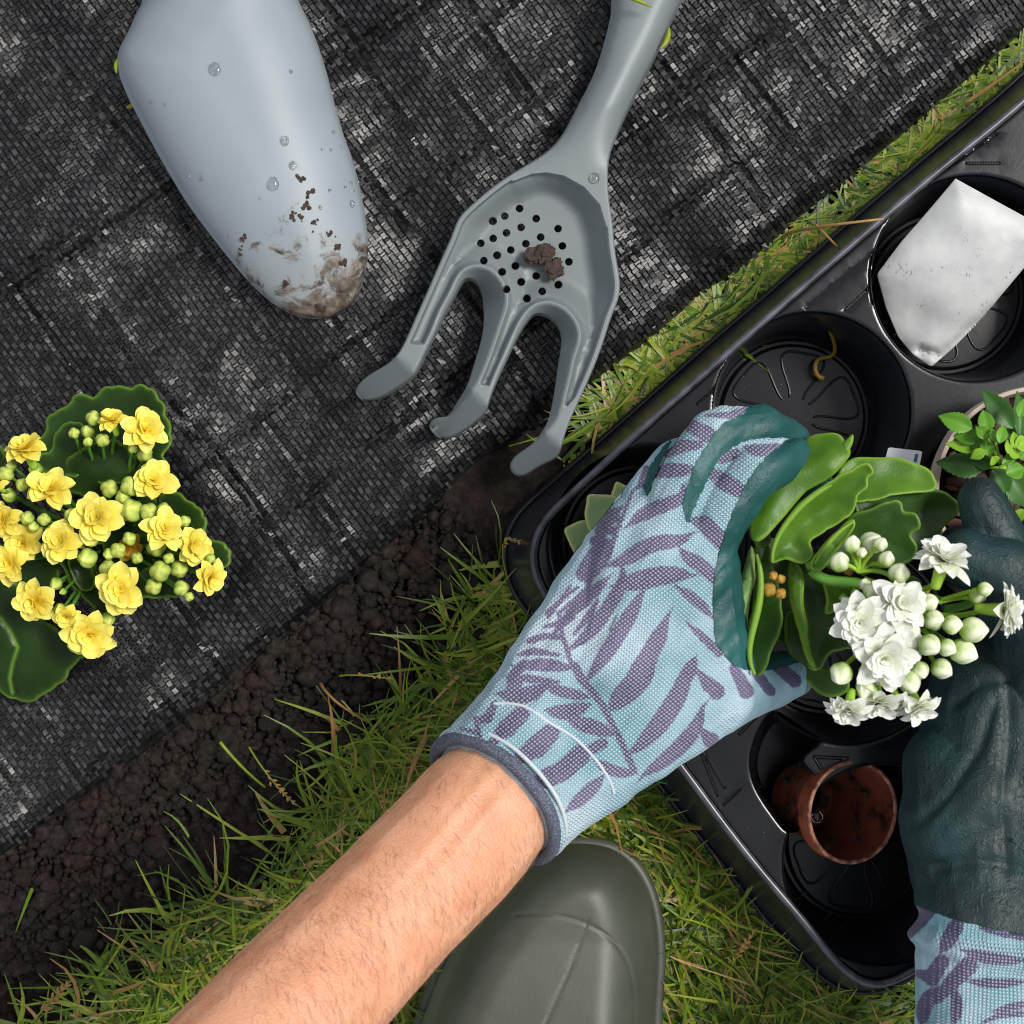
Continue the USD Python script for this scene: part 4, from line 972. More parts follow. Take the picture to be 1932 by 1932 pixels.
def rose():
    T = Thing('rose_plant', 'young rose plant with serrated bright green leaves growing in the taupe pot', 'plant', P(1890, 890, PRIM_Z - 0.012))
    hub = c_rose([(1230, 1000)])[0]
    L = [((960, 660), (640, 540), 150, 'rose_bright', .128), ((1040, 735), (780, 735), 130, 'rose_bright', .126), ((1110, 700), (1060, 485), 120, 'rose_bright', .130), ((1110, 760), (995, 640), 105, 'rose_bright', .132),
         ((1000, 870), (705, 800), 95, 'rose_lime', .124), ((1080, 1030), (615, 980), 190, 'rose_dark', .112), ((1350, 660), (1048, 290), 170, 'rose_dark', .116), ((1410, 740), (1385, 305), 115, 'rose_dark', .114),
         ((1190, 790), (1140, 660), 70, 'rose_bright', .136), ((1215, 800), (1255, 630), 85, 'rose_bright', .138), ((1080, 870), (945, 945), 85, 'rose_lime', .134), ((1110, 920), (1085, 760), 110, 'rose_bright', .131),
         ((1370, 850), (1348, 690), 75, 'rose_lime', .137), ((1300, 870), (1410, 935), 75, 'rose_lime', .136), ((1360, 820), (1500, 790), 120, 'rose_lime', .137), ((1280, 1090), (1450, 1030), 140, 'rose_bright', .126),
         ((1150, 1050), (1290, 1300), 190, 'rose_dark', .112), ((1310, 1110), (1500, 1400), 230, 'rose_dark', .108), ((1160, 1000), (940, 960), 130, 'rose_dark', .113), ((1150, 930), (1175, 1000), 90, 'rose_lime', .134),
         ((1410, 950), (1480, 870), 90, 'rose_bright', .132), ((1300, 900), (1290, 760), 60, 'rose_lime', .138), ((1400, 560), (1450, 380), 90, 'rose_bright', .13), ((1240, 1000), (1390, 900), 70, 'rose_bright', .133), ((1060, 780), (940, 850), 100, 'rose_bright', .127),
         ((1440, 1420), (1330, 1560), 90, 'rose_lime', .104), ((1280, 760), (1310, 640), 110, 'rose_dark', .112)]
    for b, t, w, m, z in L:
        (bx, by), (tx, ty) = c_rose([b, t])
        lf = ribbon_leaf(P(bx, by, z), P(tx, ty, z - 0.003), w * 1.35 / 4.83 * 0.966 * sc(z), arch=0.06, fold=0.16, teeth=9, roll=rng.uniform(-0.25, 0.25), n=46, m=7)
        part(T, 'leaf', lf, MATS[m], attrs={'edge': lf.metadata['edge'] * 0.5})
    for b, t, zz in [((1230, 1010), (1100, 740), .126), ((1150, 940), (1060, 880), .132), ((1230, 1010), (1180, 790), .133), ((1250, 1000), (1350, 840), .134), ((1250, 1010), (1410, 740), .112), ((1220, 1030), (1060, 1030), .110), ((1260, 1010), (1310, 870), .134), ((1230, 1020), (1150, 1060), .110), ((1260, 1030), (1300, 1120), .108)]:
        (bx, by), (tx, ty) = c_rose([b, t])
        c = curve3([P(bx, by, PRIM_Z - 0.012), P((bx + tx) / 2, (by + ty) / 2, (PRIM_Z + zz) / 2 + 0.008), P(tx, ty, zz)], 12)
        m = tube(c, np.linspace(0.0010, 0.0006, 12), 6)
        part(T, 'stem', m, MATS['stem_lime'], attrs={'edge': np.zeros(len(m.vertices))})
rose()

def succulent():
    T = Thing('echeveria', 'pale green rosette succulent in the left corner cell, mostly hidden by the glove', 'succulent', P(1200, 1030, 0.02))
    for pts, z0, gx in ([c_succ([(740, 885), (800, 845), (860, 815), (940, 800), (1100, 850), (1150, 1000), (1050, 1150), (900, 1210), (850, 1150), (800, 1060), (765, 980)]), 0.064, 1],
                        [c_succ([(962, 565), (1050, 558), (1150, 562), (1230, 580), (1300, 620), (1350, 800), (1200, 960), (1020, 950), (965, 890), (935, 800), (930, 720), (945, 640)]), 0.070, 1],
                        [c_succ([(1228, 440), (1290, 462), (1350, 490), (1420, 560), (1380, 700), (1250, 640), (1178, 570), (1200, 500)]), 0.066, 1]):
        o = spline(pts, step=3)
        cx, cy = np.mean(o, 0)
        m = relief(o, lambda x, y, d, z0=z0: z0 - 0.00006 * (x - cx) - 0.0018 * np.clip(d / 30, 0, 1) + edge_round(d, 5, 0.0016), 0.0042, grid=6, rings=(0, 1, 2.5, 5), ds=3)
        part(T, 'leaf', m, MATS['succulent_leaf'], attrs={'edge': np.exp(-m.metadata['d'] / 4.0)})
    # inner leaves that the hand covers
    for k in range(9):
        th = k * 2.4; r = 26 + 5 * k
        b = P(1200 + 8 * math.cos(th), 1020 + 8 * math.sin(th), 0.045); t = P(1200 + r * math.cos(th), 1020 + r * math.sin(th), 0.068 - 0.001 * k)
        lf = ribbon_leaf(b, t, 0.013, arch=0.1, fold=0.1, n=14, thick=0.002)
        part(T, 'leaf', lf, MATS['succulent_leaf'], attrs={'edge': np.zeros(len(lf.vertices))})
succulent()
yr = curve3([P(*c_cell([q])[0], z) for q, z in (((1180, 670), 0.038), ((1195, 800), 0.022), ((1160, 930), 0.012), ((1060, 960), 0.0125), ((1045, 1060), 0.0125), ((1110, 1110), 0.012))], 24)
solo('yellow_root', tube(yr, 0.0011 * np.linspace(0.75, 1.15, 24), 8), MATS['yellow_root'], 'curled yellow bit of root lying on the floor of an empty tray cell', 'plant root', smooth=True)

# ------------------------------------------------------------------ flowers, buds and leaves of the two flowering plants
def petal(L, Wd, cup, point, rise, n=7, m=5, curl=0.0):
    t = np.linspace(0, 1, n) ** 0.9; tm = point
    w = Wd * 0.5 * np.where(t < tm, 0.38 + 0.62 * np.sin(np.pi / 2 * t / tm), (0.70 if Wd > 0.5 * L else 0.82) * np.sqrt(np.clip(1 - ((t - tm) / (1 - tm)) ** 2, 0, 1)) + (0.30 if Wd > 0.5 * L else 0.18) * (1 - (t - tm) / (1 - tm)))
    w[-1] = Wd * 0.02
    s = np.linspace(-1, 1, m)
    T_, S_ = np.meshgrid(t, s, indexing='ij')
    x = T_ * L * math.cos(rise); y = S_ * w[:, None]
    z = T_ * L * math.sin(rise) + cup * (S_ ** 2) * w[:, None] + curl * L * T_ ** 2 * np.sign(T_)
    v = np.stack([x, y, z], -1).reshape(-1, 3)
    f = []
    for i in range(n - 1):
        for j in range(m - 1):
            a, b, c, e = i * m + j, i * m + j + 1, (i + 1) * m + j + 1, (i + 1) * m + j
            f += [(a, e, c), (a, c, b)]
    return v, np.array(f), T_.ravel()

def flower(T, center, r, nrm, white, pm, rr, label=None, squash=1.0):
    """a double bloom: rings of petals, each petal a part of the bloom"""
    F_ = Thing('flower', label, parent=T)
    F = frame_of(nrm, rr.uniform(0, 6.28))
    rings_ = [(12, 1.0, 0.49, 0.10, 0.0), (11, 0.88, 0.46, 0.36, 0.10), (10, 0.70, 0.42, 0.62, 0.2), (7, 0.46, 0.30, 0.95, 0.25), (4, 0.28, 0.24, 1.2, 0.3)] if white else [(7, 1.0, 0.64, 0.10, 0.0), (6, 0.84, 0.60, 0.42, 0.08), (5, 0.62, 0.52, 0.80, 0.14), (4, 0.40, 0.36, 1.1, 0.20)]
    inner, inner_e = [], []
    for k, (n, rad, wd, rise, zo) in enumerate(rings_):
        for i in range(n):
            th = 2 * math.pi * (i + 0.5 * (k % 2)) / n + rr.normal(0, 0.16)
            L = r * rad * rr.uniform(0.78, 1.12)
            v, f, e = petal(L, r * wd * rr.uniform(0.88, 1.15) * (1.15 if white else 1.1), rr.uniform(0.25, 0.6), 0.56 if white else 0.60, rise + rr.normal(0, 0.14), n=9, curl=-0.13 * (1 - k * 0.2) + rr.normal(0, 0.08))
            c, s = math.cos(th), math.sin(th)
            v = np.stack([v[:, 0] * c - v[:, 1] * s, v[:, 0] * s + v[:, 1] * c, v[:, 2] * squash + zo * r * 0.5], 1)
            e = np.clip(e * (0.85 + 0.15 * rad), 0, 1)
            if k < 2:
                part(F_, 'petal', trimesh.Trimesh(v @ F.T + center, f, process=False), pm, attrs={'edge': e})
            else:
                inner.append((v @ F.T + center, f)); inner_e.append(e)
    part(F_, 'inner_petals', cat(inner), pm, attrs={'edge': np.concatenate(inner_e)}, kind='stuff')
    # pale tube below the bloom
    c0 = center - F[:, 2] * r * 0.9
    tb = tube(curve3([c0, center - F[:, 2] * r * 0.4, center], 8), r * np.linspace(0.16, 0.24, 8), 8)
    part(F_, 'flower_tube', tb, MATS['stem_lime'], attrs={'edge': np.zeros(len(tb.vertices))})

def bud(T, center, r, ax, m, rr):
    n, k = 13, 24
    t = np.linspace(0, 1, n); a = np.linspace(0, 2 * np.pi, k, endpoint=False)
    F = frame_of(ax, rr.uniform(0, 6.28)); F = np.stack([F[:, 0], F[:, 1], F[:, 2]], 1)
    prof = np.sin(np.pi * np.clip(t, 0.02, 0.985) ** 0.85) ** 0.62 * (1 - 0.3 * t ** 4)
    L = r * 2.3
    rings_ = []
    for i in range(n):
        ri = r * prof[i] * (0.9 + 0.32 * (np.abs(np.sin(2 * a + 2.6 * t[i])) ** 0.6 - 0.5) * (0.25 + t[i]) + 0.05)
        rings_.append(center + (F[:, 0] * (np.cos(a) * ri)[:, None] + F[:, 1] * (np.sin(a) * ri)[:, None]) + F[:, 2] * (t[i] - 0.62) * L)
    me = loft(rings_, True, True)
    if me.volume < 0:
        me.invert()
    gr = np.abs(np.sin(2 * a[None] + 2.6 * t[:, None])) ** 0.5
    e = np.r_[np.clip((t[:, None] - 0.15) * 1.5 - 0.38 * (1 - gr), 0, 1).ravel(), 0.1, 0.9]
    # sepals
    ms = [(np.asarray(me.vertices), np.asarray(me.faces))]; ee = [e]
    for j in range(4):
        v, f, q = petal(r * 1.0, r * 0.6, 0.5, 0.7, 1.05, n=5, m=3)
        th = j * math.pi / 2 + 0.4; c, s = math.cos(th), math.sin(th)
        v = v + [r * 0.55, 0, 0]
        v = np.stack([v[:, 0] * c - v[:, 1] * s, v[:, 0] * s + v[:, 1] * c, v[:, 2]], 1) @ F.T + center - F[:, 2] * 0.62 * L + F[:, 2] * r * 0.25
        ms.append((v, f)); ee.append(np.zeros(len(v)) + 0.05)
    part(T, 'bud', cat(ms), m, attrs={'edge': np.concatenate(ee)})

def fleshy(T, pts, z0, gx, gy, cup, m, lam=26, amp=3.5, thick=0.0020, vein=None, teeth=(0.0, 1.0), grid=9):
    """a fleshy scalloped leaf: outline in view space, tilted plane plus cupping, rounded rim"""
    o = spline(pts, step=3)
    if amp:
        o = scallop(o, lam, amp, *teeth)
    po = Polygon(o).buffer(0)
    po = max(getattr(po, 'geoms', [po]), key=lambda g: g.area) if po.geom_type != 'Polygon' else po
    cx, cy = po.centroid.coords[0]
    dm = max(8.0, math.sqrt(po.area / math.pi))
    vl = LineString(vein) if vein else None
    def z(x, y, d):
        q = np.stack([x / 55, y / 55, 0 * x + z0 * 900], -1)
        zz = z0 + gx * (x - cx) * 1e-4 + gy * (y - cy) * 1e-4 + cup * (1 - np.clip(d / dm, 0, 1)) ** 2 + edge_round(d, 5, 0.0011) + 0.004 * (meshkit.fbm(q, 2, 2) - 0.5)
        if vl is not None:
            zz = zz - 0.0022 * np.exp(-(shapely.distance(vl, shapely.points(np.stack([x, y], -1))) / 9) ** 2)
        return zz
    ex = [np.asarray(e)[shapely.contains_xy(po.buffer(-2), np.asarray(e))] for e in ([sample_line(vl.buffer(k), 4) for k in (0.6, 3, 7)] if vl else [])]
    me = relief(po, z, thick, grid=grid, rings=(0, 1, 2.5, 5, 8), ds=3.5, extra=[e for e in ex if len(e)])
    e = np.exp(-(me.metadata['d'] / 3.2) ** 1.3) * 0.95
    if vl is not None:
        e = np.maximum(e, 0.8 * np.exp(-(shapely.distance(vl, shapely.points(me.metadata['px'])) / 3.0) ** 2))
    return part(T, 'leaf', me, m, attrs={'edge': e})

def yellow_plant():
    rr = np.random.default_rng(31)
    T = Thing('yellow_kalanchoe', 'yellow flowering kalanchoe lying on the black fabric', 'flowering plant', P(190, 1010, 0.03))
    D = MATS['dark_leaf']
    fleshy(T, c_yel([(-80, 1150), (60, 1160), (140, 1250), (250, 1400), (370, 1500), (440, 1570), (462, 1590), (410, 1640), (385, 1680), (360, 1720), (320, 1760), (250, 1800), (210, 1835), (130, 1845), (70, 1835), (0, 1790), (-80, 1740)]), 0.044, 0.3, -0.6, -0.006, D, 38, 4.5, vein=c_yel([(0, 1380), (60, 1460), (100, 1545), (70, 1640), (55, 1720), (70, 1800)]))
    fleshy(T, c_yel([(205, 400), (240, 375), (255, 310), (300, 240), (370, 210), (400, 160), (460, 145), (530, 150), (570, 115), (640, 95), (720, 105), (770, 92), (830, 105), (870, 150), (905, 200), (920, 260), (945, 330), (940, 420), (910, 480), (930, 540), (930, 600), (800, 620), (600, 640), (400, 600), (280, 570)]), 0.046, 0.2, 0.8, 0.004, D, 38, 5)
    fleshy(T, c_yel([(200, 500), (290, 440), (300, 370), (380, 300), (440, 300), (470, 340), (560, 420), (500, 560), (330, 600), (230, 560)]), 0.052, 0.3, 0.8, 0.002, D, 34, 4.5)
    fleshy(T, c_yel([(270, 575), (350, 560), (380, 490), (440, 460), (500, 420), (590, 395), (660, 405), (715, 455), (750, 510), (740, 560), (700, 640), (620, 700), (520, 720), (430, 700), (350, 650)]), 0.058, 0.1, -0.4, -0.004, D, 34, 4.5)
    fleshy(T, c_yel([(900, 690), (1000, 695), (1030, 730), (1080, 750), (1110, 780), (1135, 820), (1145, 870), (1135, 910), (1080, 920), (1000, 880), (900, 800)]), 0.042, 0.5, 0.3, 0, D, 32, 4)
    fleshy(T, c_yel([(1080, 930), (1190, 955), (1240, 970), (1270, 1000), (1280, 1050), (1262, 1095), (1200, 1110), (1100, 1060)]), 0.040, 0.5, 0.3, 0, D, 32, 3.5)
    fleshy(T, c_yel([(760, 1260), (850, 1275), (930, 1270), (990, 1262), (1000, 1180), (900, 1100), (780, 1120), (680, 1200)]), 0.040, 0, 0, 0.003, D, 28, 2.5)
    fleshy(T, c_yel([(150, 1050), (300, 1060), (380, 1180), (470, 1280), (600, 1365), (620, 1300), (560, 1200), (520, 1080), (400, 1000), (250, 1000)]), 0.046, 0.2, 0.2, 0.005, D, 40, 1.5, vein=c_yel([(300, 1090), (360, 1180), (430, 1250), (520, 1335)]))
    fleshy(T, c_yel([(380, 1050), (470, 1060), (520, 1130), (525, 1210), (470, 1235), (410, 1180), (385, 1110)]), 0.050, 0, 0, 0.003, D, 30, 1.5)
    fleshy(T, c_yel([(-60, 430), (0, 425), (25, 460), (20, 520), (-60, 560)]), 0.045, 0, 0, 0, D, 30, 2)
    fleshy(T, c_yel([(-60, 1000), (160, 1000), (330, 1080), (300, 1200), (120, 1250), (-60, 1250)]), 0.040, 0, 0, 0, D, 40, 2)
    fleshy(T, c_yel([(560, 700), (760, 680), (960, 800), (1050, 960), (1000, 1120), (820, 1160), (640, 1120), (560, 950)]), 0.036, 0, 0, 0, D, 40, 2)
    fls = [(145, 450, 120, (-.2, .8, .6), 'yellow flower seen from the side at the upper left of the plant'), (285, 670, 130, (.0, .55, .8), None), (625, 290, 90, (-.1, .75, .6), None), (805, 340, 115, (.3, .35, .9), None), (850, 625, 122, (.3, .3, .9), None), (540, 830, 140, (.0, .2, 1), None), (335, 960, 122, (-.1, .1, 1), None), (135, 970, 112, (-.3, 0, 1), None), (25, 840, 105, (-.4, .1, .9), None), (55, 1080, 112, (-.3, -.1, .9), None), (670, 1220, 138, (.1, -.2, 1), None), (205, 1290, 128, (-.3, -.3, .9), None), (500, 1470, 135, (.1, -.4, .9), None), (370, 1370, 75, (0, -.4, .9), None), (915, 890, 112, (.3, .3, .9), None), (1075, 980, 105, (.5, -.1, .9), None), (1165, 1160, 95, (.75, -.3, .7), None), (-20, 660, 60, (-.5, .3, .8), None)]
    hub = P(*c_yel([(520, 980)])[0], 0.030)
    for x, y, r, nv, lab in fls:
        px, py = c_yel([(x, y)])[0]; z = 0.072 + rr.uniform(-0.005, 0.006)
        c = P(px, py, z); rad = r / 2.842 * 0.966 * sc(z)
        flower(T, c, rad * 1.18, np.array(nv, float), False, MATS['yellow_petal'], rr, lab)
        st = tube(curve3([hub * 0.6 + c * 0.4 - [0, 0, 0.018], (hub + 2 * c) / 3 - [0, 0, 0.010], c - np.array(nv) * rad * 0.8], 8), 0.0010, 6)
        part(T, 'stem', st, MATS['stem_green'], attrs={'edge': np.zeros(len(st.vertices))})
    px, py = c_yel([(720, 990)])[0]
    flower(T, P(px, py, 0.056), 85 / 2.842 * sc(0.056), np.array([.3, -.2, .8]), False, MATS['orange_petal'], rr, 'older orange yellow flower sunk among the buds')
    for x, y, r in [(515, 270, 38), (485, 340, 35), (490, 400, 25), (570, 390, 35), (740, 440, 25), (800, 470, 40), (605, 665, 45), (725, 650, 50), (680, 710, 40), (720, 780, 60), (825, 795, 45), (910, 775, 35), (390, 810, 40), (245, 835, 32), (145, 830, 35), (180, 880, 28), (445, 960, 35), (510, 965, 30), (715, 945, 35), (655, 1010, 40), (600, 1035, 30), (475, 1055, 50), (600, 1110, 45), (760, 1050, 30), (870, 990, 48), (940, 1055, 28), (885, 1120, 52), (995, 1120, 45), (850, 1210, 42), (1015, 1220, 40), (1050, 1265, 24), (305, 1200, 32), (555, 1190, 28), (190, 560, 35), (30, 580, 40), (55, 540, 25), (335, 1345, 40), (345, 1240, 18), (410, 355, 28), (1030, 850, 30), (1175, 1055, 25), (600, 1400, 35), (120, 640, 34), (40, 700, 36)]:
        px, py = c_yel([(x, y)])[0]; z = 0.070 + rr.uniform(-0.006, 0.004)
        c = P(px, py, z); ax = np.array([(x - 560) / 1500, -(y - 930) / 1500, 0.8]) + rr.normal(0, 0.22, 3)
        rad = r / 2.842 * 0.966 * sc(z) * 1.12
        bud(T, c, rad, ax, MATS['yellow_bud'], rr)
        st = tube(curve3([hub * 0.45 + c * 0.55 - [0, 0, 0.020], (hub + 3 * c) / 4 - [0, 0, 0.010], c - ax * rad], 7), 0.0008, 5)
        part(T, 'stem', st, MATS['stem_green'], attrs={'edge': np.zeros(len(st.vertices))})
yellow_plant()

def white_plant():
    rr = np.random.default_rng(57)
    T = Thing('white_kalanchoe', 'white flowering kalanchoe held between the two gloved hands', 'flowering plant', P(1530, 1080, 0.10))
    Fm, Dm, Pm = MATS['fresh_leaf'], MATS['deep_leaf'], MATS['pale_leaf']
    Lf = lambda pts, *a, **k: fleshy(T, c_white(pts), *a, **k)
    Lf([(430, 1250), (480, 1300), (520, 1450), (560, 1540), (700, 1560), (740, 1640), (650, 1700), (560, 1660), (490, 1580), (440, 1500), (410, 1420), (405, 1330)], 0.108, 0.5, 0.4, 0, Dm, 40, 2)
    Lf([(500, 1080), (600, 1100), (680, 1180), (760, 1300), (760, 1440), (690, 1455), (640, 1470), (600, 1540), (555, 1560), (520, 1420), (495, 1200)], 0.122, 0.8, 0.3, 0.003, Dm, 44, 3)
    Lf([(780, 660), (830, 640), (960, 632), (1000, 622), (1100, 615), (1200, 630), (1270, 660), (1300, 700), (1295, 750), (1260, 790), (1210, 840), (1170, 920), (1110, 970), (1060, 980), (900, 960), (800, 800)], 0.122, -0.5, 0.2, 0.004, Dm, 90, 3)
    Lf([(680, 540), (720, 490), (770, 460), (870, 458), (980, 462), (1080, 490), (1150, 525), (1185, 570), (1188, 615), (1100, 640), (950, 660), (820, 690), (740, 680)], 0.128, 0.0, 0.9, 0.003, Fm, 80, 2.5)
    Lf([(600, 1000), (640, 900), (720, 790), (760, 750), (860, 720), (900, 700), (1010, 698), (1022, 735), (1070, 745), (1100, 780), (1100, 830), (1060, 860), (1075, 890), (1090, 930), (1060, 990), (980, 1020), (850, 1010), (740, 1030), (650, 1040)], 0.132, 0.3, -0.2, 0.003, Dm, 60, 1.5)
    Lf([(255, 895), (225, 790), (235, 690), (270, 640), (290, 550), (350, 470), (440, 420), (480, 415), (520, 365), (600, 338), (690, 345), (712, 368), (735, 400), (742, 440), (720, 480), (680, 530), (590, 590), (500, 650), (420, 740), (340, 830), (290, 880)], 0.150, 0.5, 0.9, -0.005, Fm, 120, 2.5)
    Lf([(705, 400), (730, 365), (758, 340), (760, 355), (745, 410), (725, 440)], 0.147, 0, 0, 0, Fm, 30, 0.5, grid=5)
    Lf([(232, 700), (250, 690), (300, 800), (330, 900), (270, 930), (240, 880), (222, 800)], 0.135, 0, 0, 0, Dm, 60, 0)
    # the long leaf curling round the heart, its lit margin turned up
    Lf([(335, 1005), (345, 930), (375, 850), (420, 770), (490, 690), (585, 625), (665, 565), (745, 523), (850, 497), (862, 520), (860, 545), (835, 560), (830, 610), (800, 640), (775, 690), (740, 760), (680, 800), (600, 850), (540, 900), (550, 960), (480, 1010), (400, 985)], 0.144, 0.2, -0.3, 0.006, Fm, 50, 2.5)
    def margin(pts, zs, w, m=Fm):
        c = curve3([P(*q, z) for q, z in zip(c_white(pts), zs)], 26)
        n = len(c); wv = w / 2.647 * 0.966 * sc(zs[0]) * np.sin(np.linspace(0.25, 2.95, n)) ** 0.6
        me = tube(c, wv, 10)
        v = np.asarray(me.vertices); part(T, 'leaf_margin', trimesh.Trimesh(v, me.faces, process=False), m, attrs={'edge': np.full(len(v), 0.55)})
    margin([(340, 1000), (360, 890), (420, 790), (510, 690), (620, 610), (730, 545), (845, 505)], [0.150] * 7, 17)
    Lf([(540, 1035), (560, 970), (620, 895), (700, 818), (765, 783), (768, 800), (745, 850), (705, 905), (640, 985), (580, 1045)], 0.150, 0.3, 0, 0.003, Fm, 45, 1.5)
    margin([(560, 1010), (610, 930), (680, 850), (760, 792)], [0.1535] * 4, 13)
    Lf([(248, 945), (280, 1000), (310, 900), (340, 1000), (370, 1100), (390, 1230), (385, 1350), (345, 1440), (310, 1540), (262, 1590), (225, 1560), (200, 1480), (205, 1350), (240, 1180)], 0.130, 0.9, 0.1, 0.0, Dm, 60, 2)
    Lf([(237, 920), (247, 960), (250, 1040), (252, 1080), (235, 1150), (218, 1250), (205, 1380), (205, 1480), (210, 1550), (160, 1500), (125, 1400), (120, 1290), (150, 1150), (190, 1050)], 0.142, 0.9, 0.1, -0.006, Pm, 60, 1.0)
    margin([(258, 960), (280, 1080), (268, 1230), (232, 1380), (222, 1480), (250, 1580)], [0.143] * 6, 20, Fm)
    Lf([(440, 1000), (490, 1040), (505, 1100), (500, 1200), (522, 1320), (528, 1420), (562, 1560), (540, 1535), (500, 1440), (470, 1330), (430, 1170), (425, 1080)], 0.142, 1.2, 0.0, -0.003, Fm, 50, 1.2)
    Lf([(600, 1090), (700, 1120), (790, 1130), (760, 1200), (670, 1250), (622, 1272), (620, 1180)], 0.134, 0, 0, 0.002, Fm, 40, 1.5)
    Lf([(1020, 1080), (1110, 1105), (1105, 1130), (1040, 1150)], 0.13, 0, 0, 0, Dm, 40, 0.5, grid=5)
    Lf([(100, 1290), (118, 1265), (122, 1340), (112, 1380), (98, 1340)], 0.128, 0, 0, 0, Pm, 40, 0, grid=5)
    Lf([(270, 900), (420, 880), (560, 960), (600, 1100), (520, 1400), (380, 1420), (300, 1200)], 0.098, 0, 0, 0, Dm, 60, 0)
    hub = P(*c_white([(520, 1020)])[0], 0.125)
    flw = [(790, 1310, 142, (-.2, -.1, 1), 'left one of the three large white blooms facing up'), (1000, 1215, 145, (.1, .2, 1), 'uppermost of the three large white blooms facing up'), (915, 1490, 160, (0, -.3, 1), 'lowest of the three large white blooms facing up'), (1225, 1000, 150, (.15, .80, .42), 'white bloom seen from the side above its green tube'), (1535, 1250, 140, (.88, -.05, .38), 'white bloom facing right at the far end of the cluster'), (735, 1755, 112, (-.25, -.7, .6), None), (890, 1720, 115, (0, -.75, .55), None), (1095, 1745, 105, (.2, -.7, .6), None), (860, 1365, 110, (-.2, 0, 1), None), (1010, 1390, 105, (.3, -.1, 1), None), (815, 1730, 90, (-.1, -.8, .5), None), (990, 1735, 90, (.1, -.8, .5), None)]
    for x, y, r, nv, lab in flw:
        px, py = c_white([(x, y)])[0]; z = (0.165 if r in (110, 90) or (x, y) == (1010, 1390) else 0.172) + rr.uniform(-0.003, 0.003)
        c = P(px, py, z); rad = r / 2.647 * 0.966 * sc(z)
        flower(T, c, rad * 1.14, np.array(nv, float), True, MATS['white_petal'], rr, lab)
        b = P(*c_white([((x + 900) / 2, (y + 1300) / 2)])[0], 0.150)
        st = tube(curve3([hub + (b - hub) * 0.55, b, c - np.array(nv) * rad * 0.7], 10), np.linspace(0.0016, 0.0011, 10), 7)
        part(T, 'stem', st, MATS['stem_lime'], attrs={'edge': np.zeros(len(st.vertices))})
    for x, y, r in [(755, 895, 45), (860, 890, 62), (805, 945, 30), (690, 985, 55), (935, 975, 45), (1000, 1045, 58), (815, 1110, 35), (855, 1145, 45), (1165, 1205, 48), (1190, 1300, 58), (1285, 1325, 52), (1400, 1350, 72), (1165, 1440, 60), (1255, 1450, 48), (1345, 1470, 72), (1230, 1560, 58), (1110, 1570, 48), (690, 1590, 62), (820, 1670, 58), (1055, 1635, 66), (1415, 1170, 48), (1450, 1140, 40), (1080, 1490, 40), (905, 900, 40)]:
        px, py = c_white([(x, y)])[0]; z = 0.168 + rr.uniform(-0.005, 0.004)
        c = P(px, py, z); ax = np.array([(x - 980) / 420, -(y - 1280) / 480, 0.75]) + rr.normal(0, 0.15, 3)
        if y < 1060:
            ax = np.array([0.15, 0.6, 0.7]) + rr.normal(0, 0.15, 3)
        ax /= np.linalg.norm(ax)
        rad = r / 2.647 * 0.966 * sc(z) * 0.96
        bud(T, c, rad, ax, MATS['white_bud'], rr)
        b = P(*c_white([((x + 980) / 2, (y + 1250) / 2)])[0], 0.152) if y > 1100 else P(*c_white([(790, 1050)])[0], 0.155)
        st = tube(curve3([b, b * 0.5 + c * 0.5 - [0, 0, 0.004], c - ax * rad * 1.3], 8), 0.0010, 6)
        part(T, 'stem', st, MATS['stem_lime'], attrs={'edge': np.zeros(len(st.vertices))})
    for pts, w in (([(520, 1025), (640, 1000), (780, 1010), (850, 1010)], 0.0018), ([(540, 1040), (680, 1100), (790, 1110), (900, 1180)], 0.0022), ([(790, 1050), (830, 980), (860, 930)], 0.0012), ([(800, 1060), (900, 1020), (960, 1000)], 0.0012), ([(1230, 1240), (1330, 1225), (1400, 1190)], 0.0018), ([(1220, 1200), (1130, 1190), (1050, 1230)], 0.0015), ([(1080, 1330), (1150, 1350), (1200, 1400)], 0.0014)):
        cc = c_white(pts)
        st = tube(curve3([P(*q, 0.146 + 0.012 * i / len(cc)) for i, q in enumerate(cc)], 12), w, 8)
        part(T, 'stem', st, MATS['stem_green'], attrs={'edge': np.zeros(len(st.vertices))})
    for x, y, r in [(345, 1075, 25), (382, 1082, 25), (330, 1140, 38), (385, 1165, 30), (735, 1045, 26), (1135, 1150, 22)]:
        px, py = c_white([(x, y)])[0]
        bud(T, P(px, py, 0.142), r / 2.647 * 0.966 * sc(0.142), rr.normal(0, 0.4, 3) + [0, 0, 0.8], MATS['dry_bud'], rr)
white_plant()

# ------------------------------------------------------------------ person: forearm, gloves, boot
def ball(px, py, z, r, n=20):
    k = sc(z); a = trimesh.creation.uv_sphere(1.0, count=[n // 2, n])
    return np.array(a.vertices) * (r * k) + P(px, py, z)
def hull(*js):
    return m3.Manifold.hull_points(np.vstack([ball(*j) for j in js]).astype(np.float64))
def chain(*js):
    return [hull(a, b) for a, b in zip(js[:-1], js[1:])]
def body(parts, edge=0.003, it=18, loops=1):
    m = parts[0]
    for p in parts[1:]:
        m = m + p
    m = m.refine_to_length(edge)
    g = m.to_mesh(); t = trimesh.Trimesh(g.vert_properties[:, :3], g.tri_verts, process=False)
    t.merge_vertices()
    trimesh.smoothing.filter_taubin(t, lamb=0.5, nu=0.52, iterations=it)
    for _ in range(loops):
        t = t.subdivide_loop(1)
    return t
def to_px(v):
    k = sc(v[:, 2]); return np.stack([v[:, 0] / k + S / 2, -v[:, 1] / k + S / 2], 1)
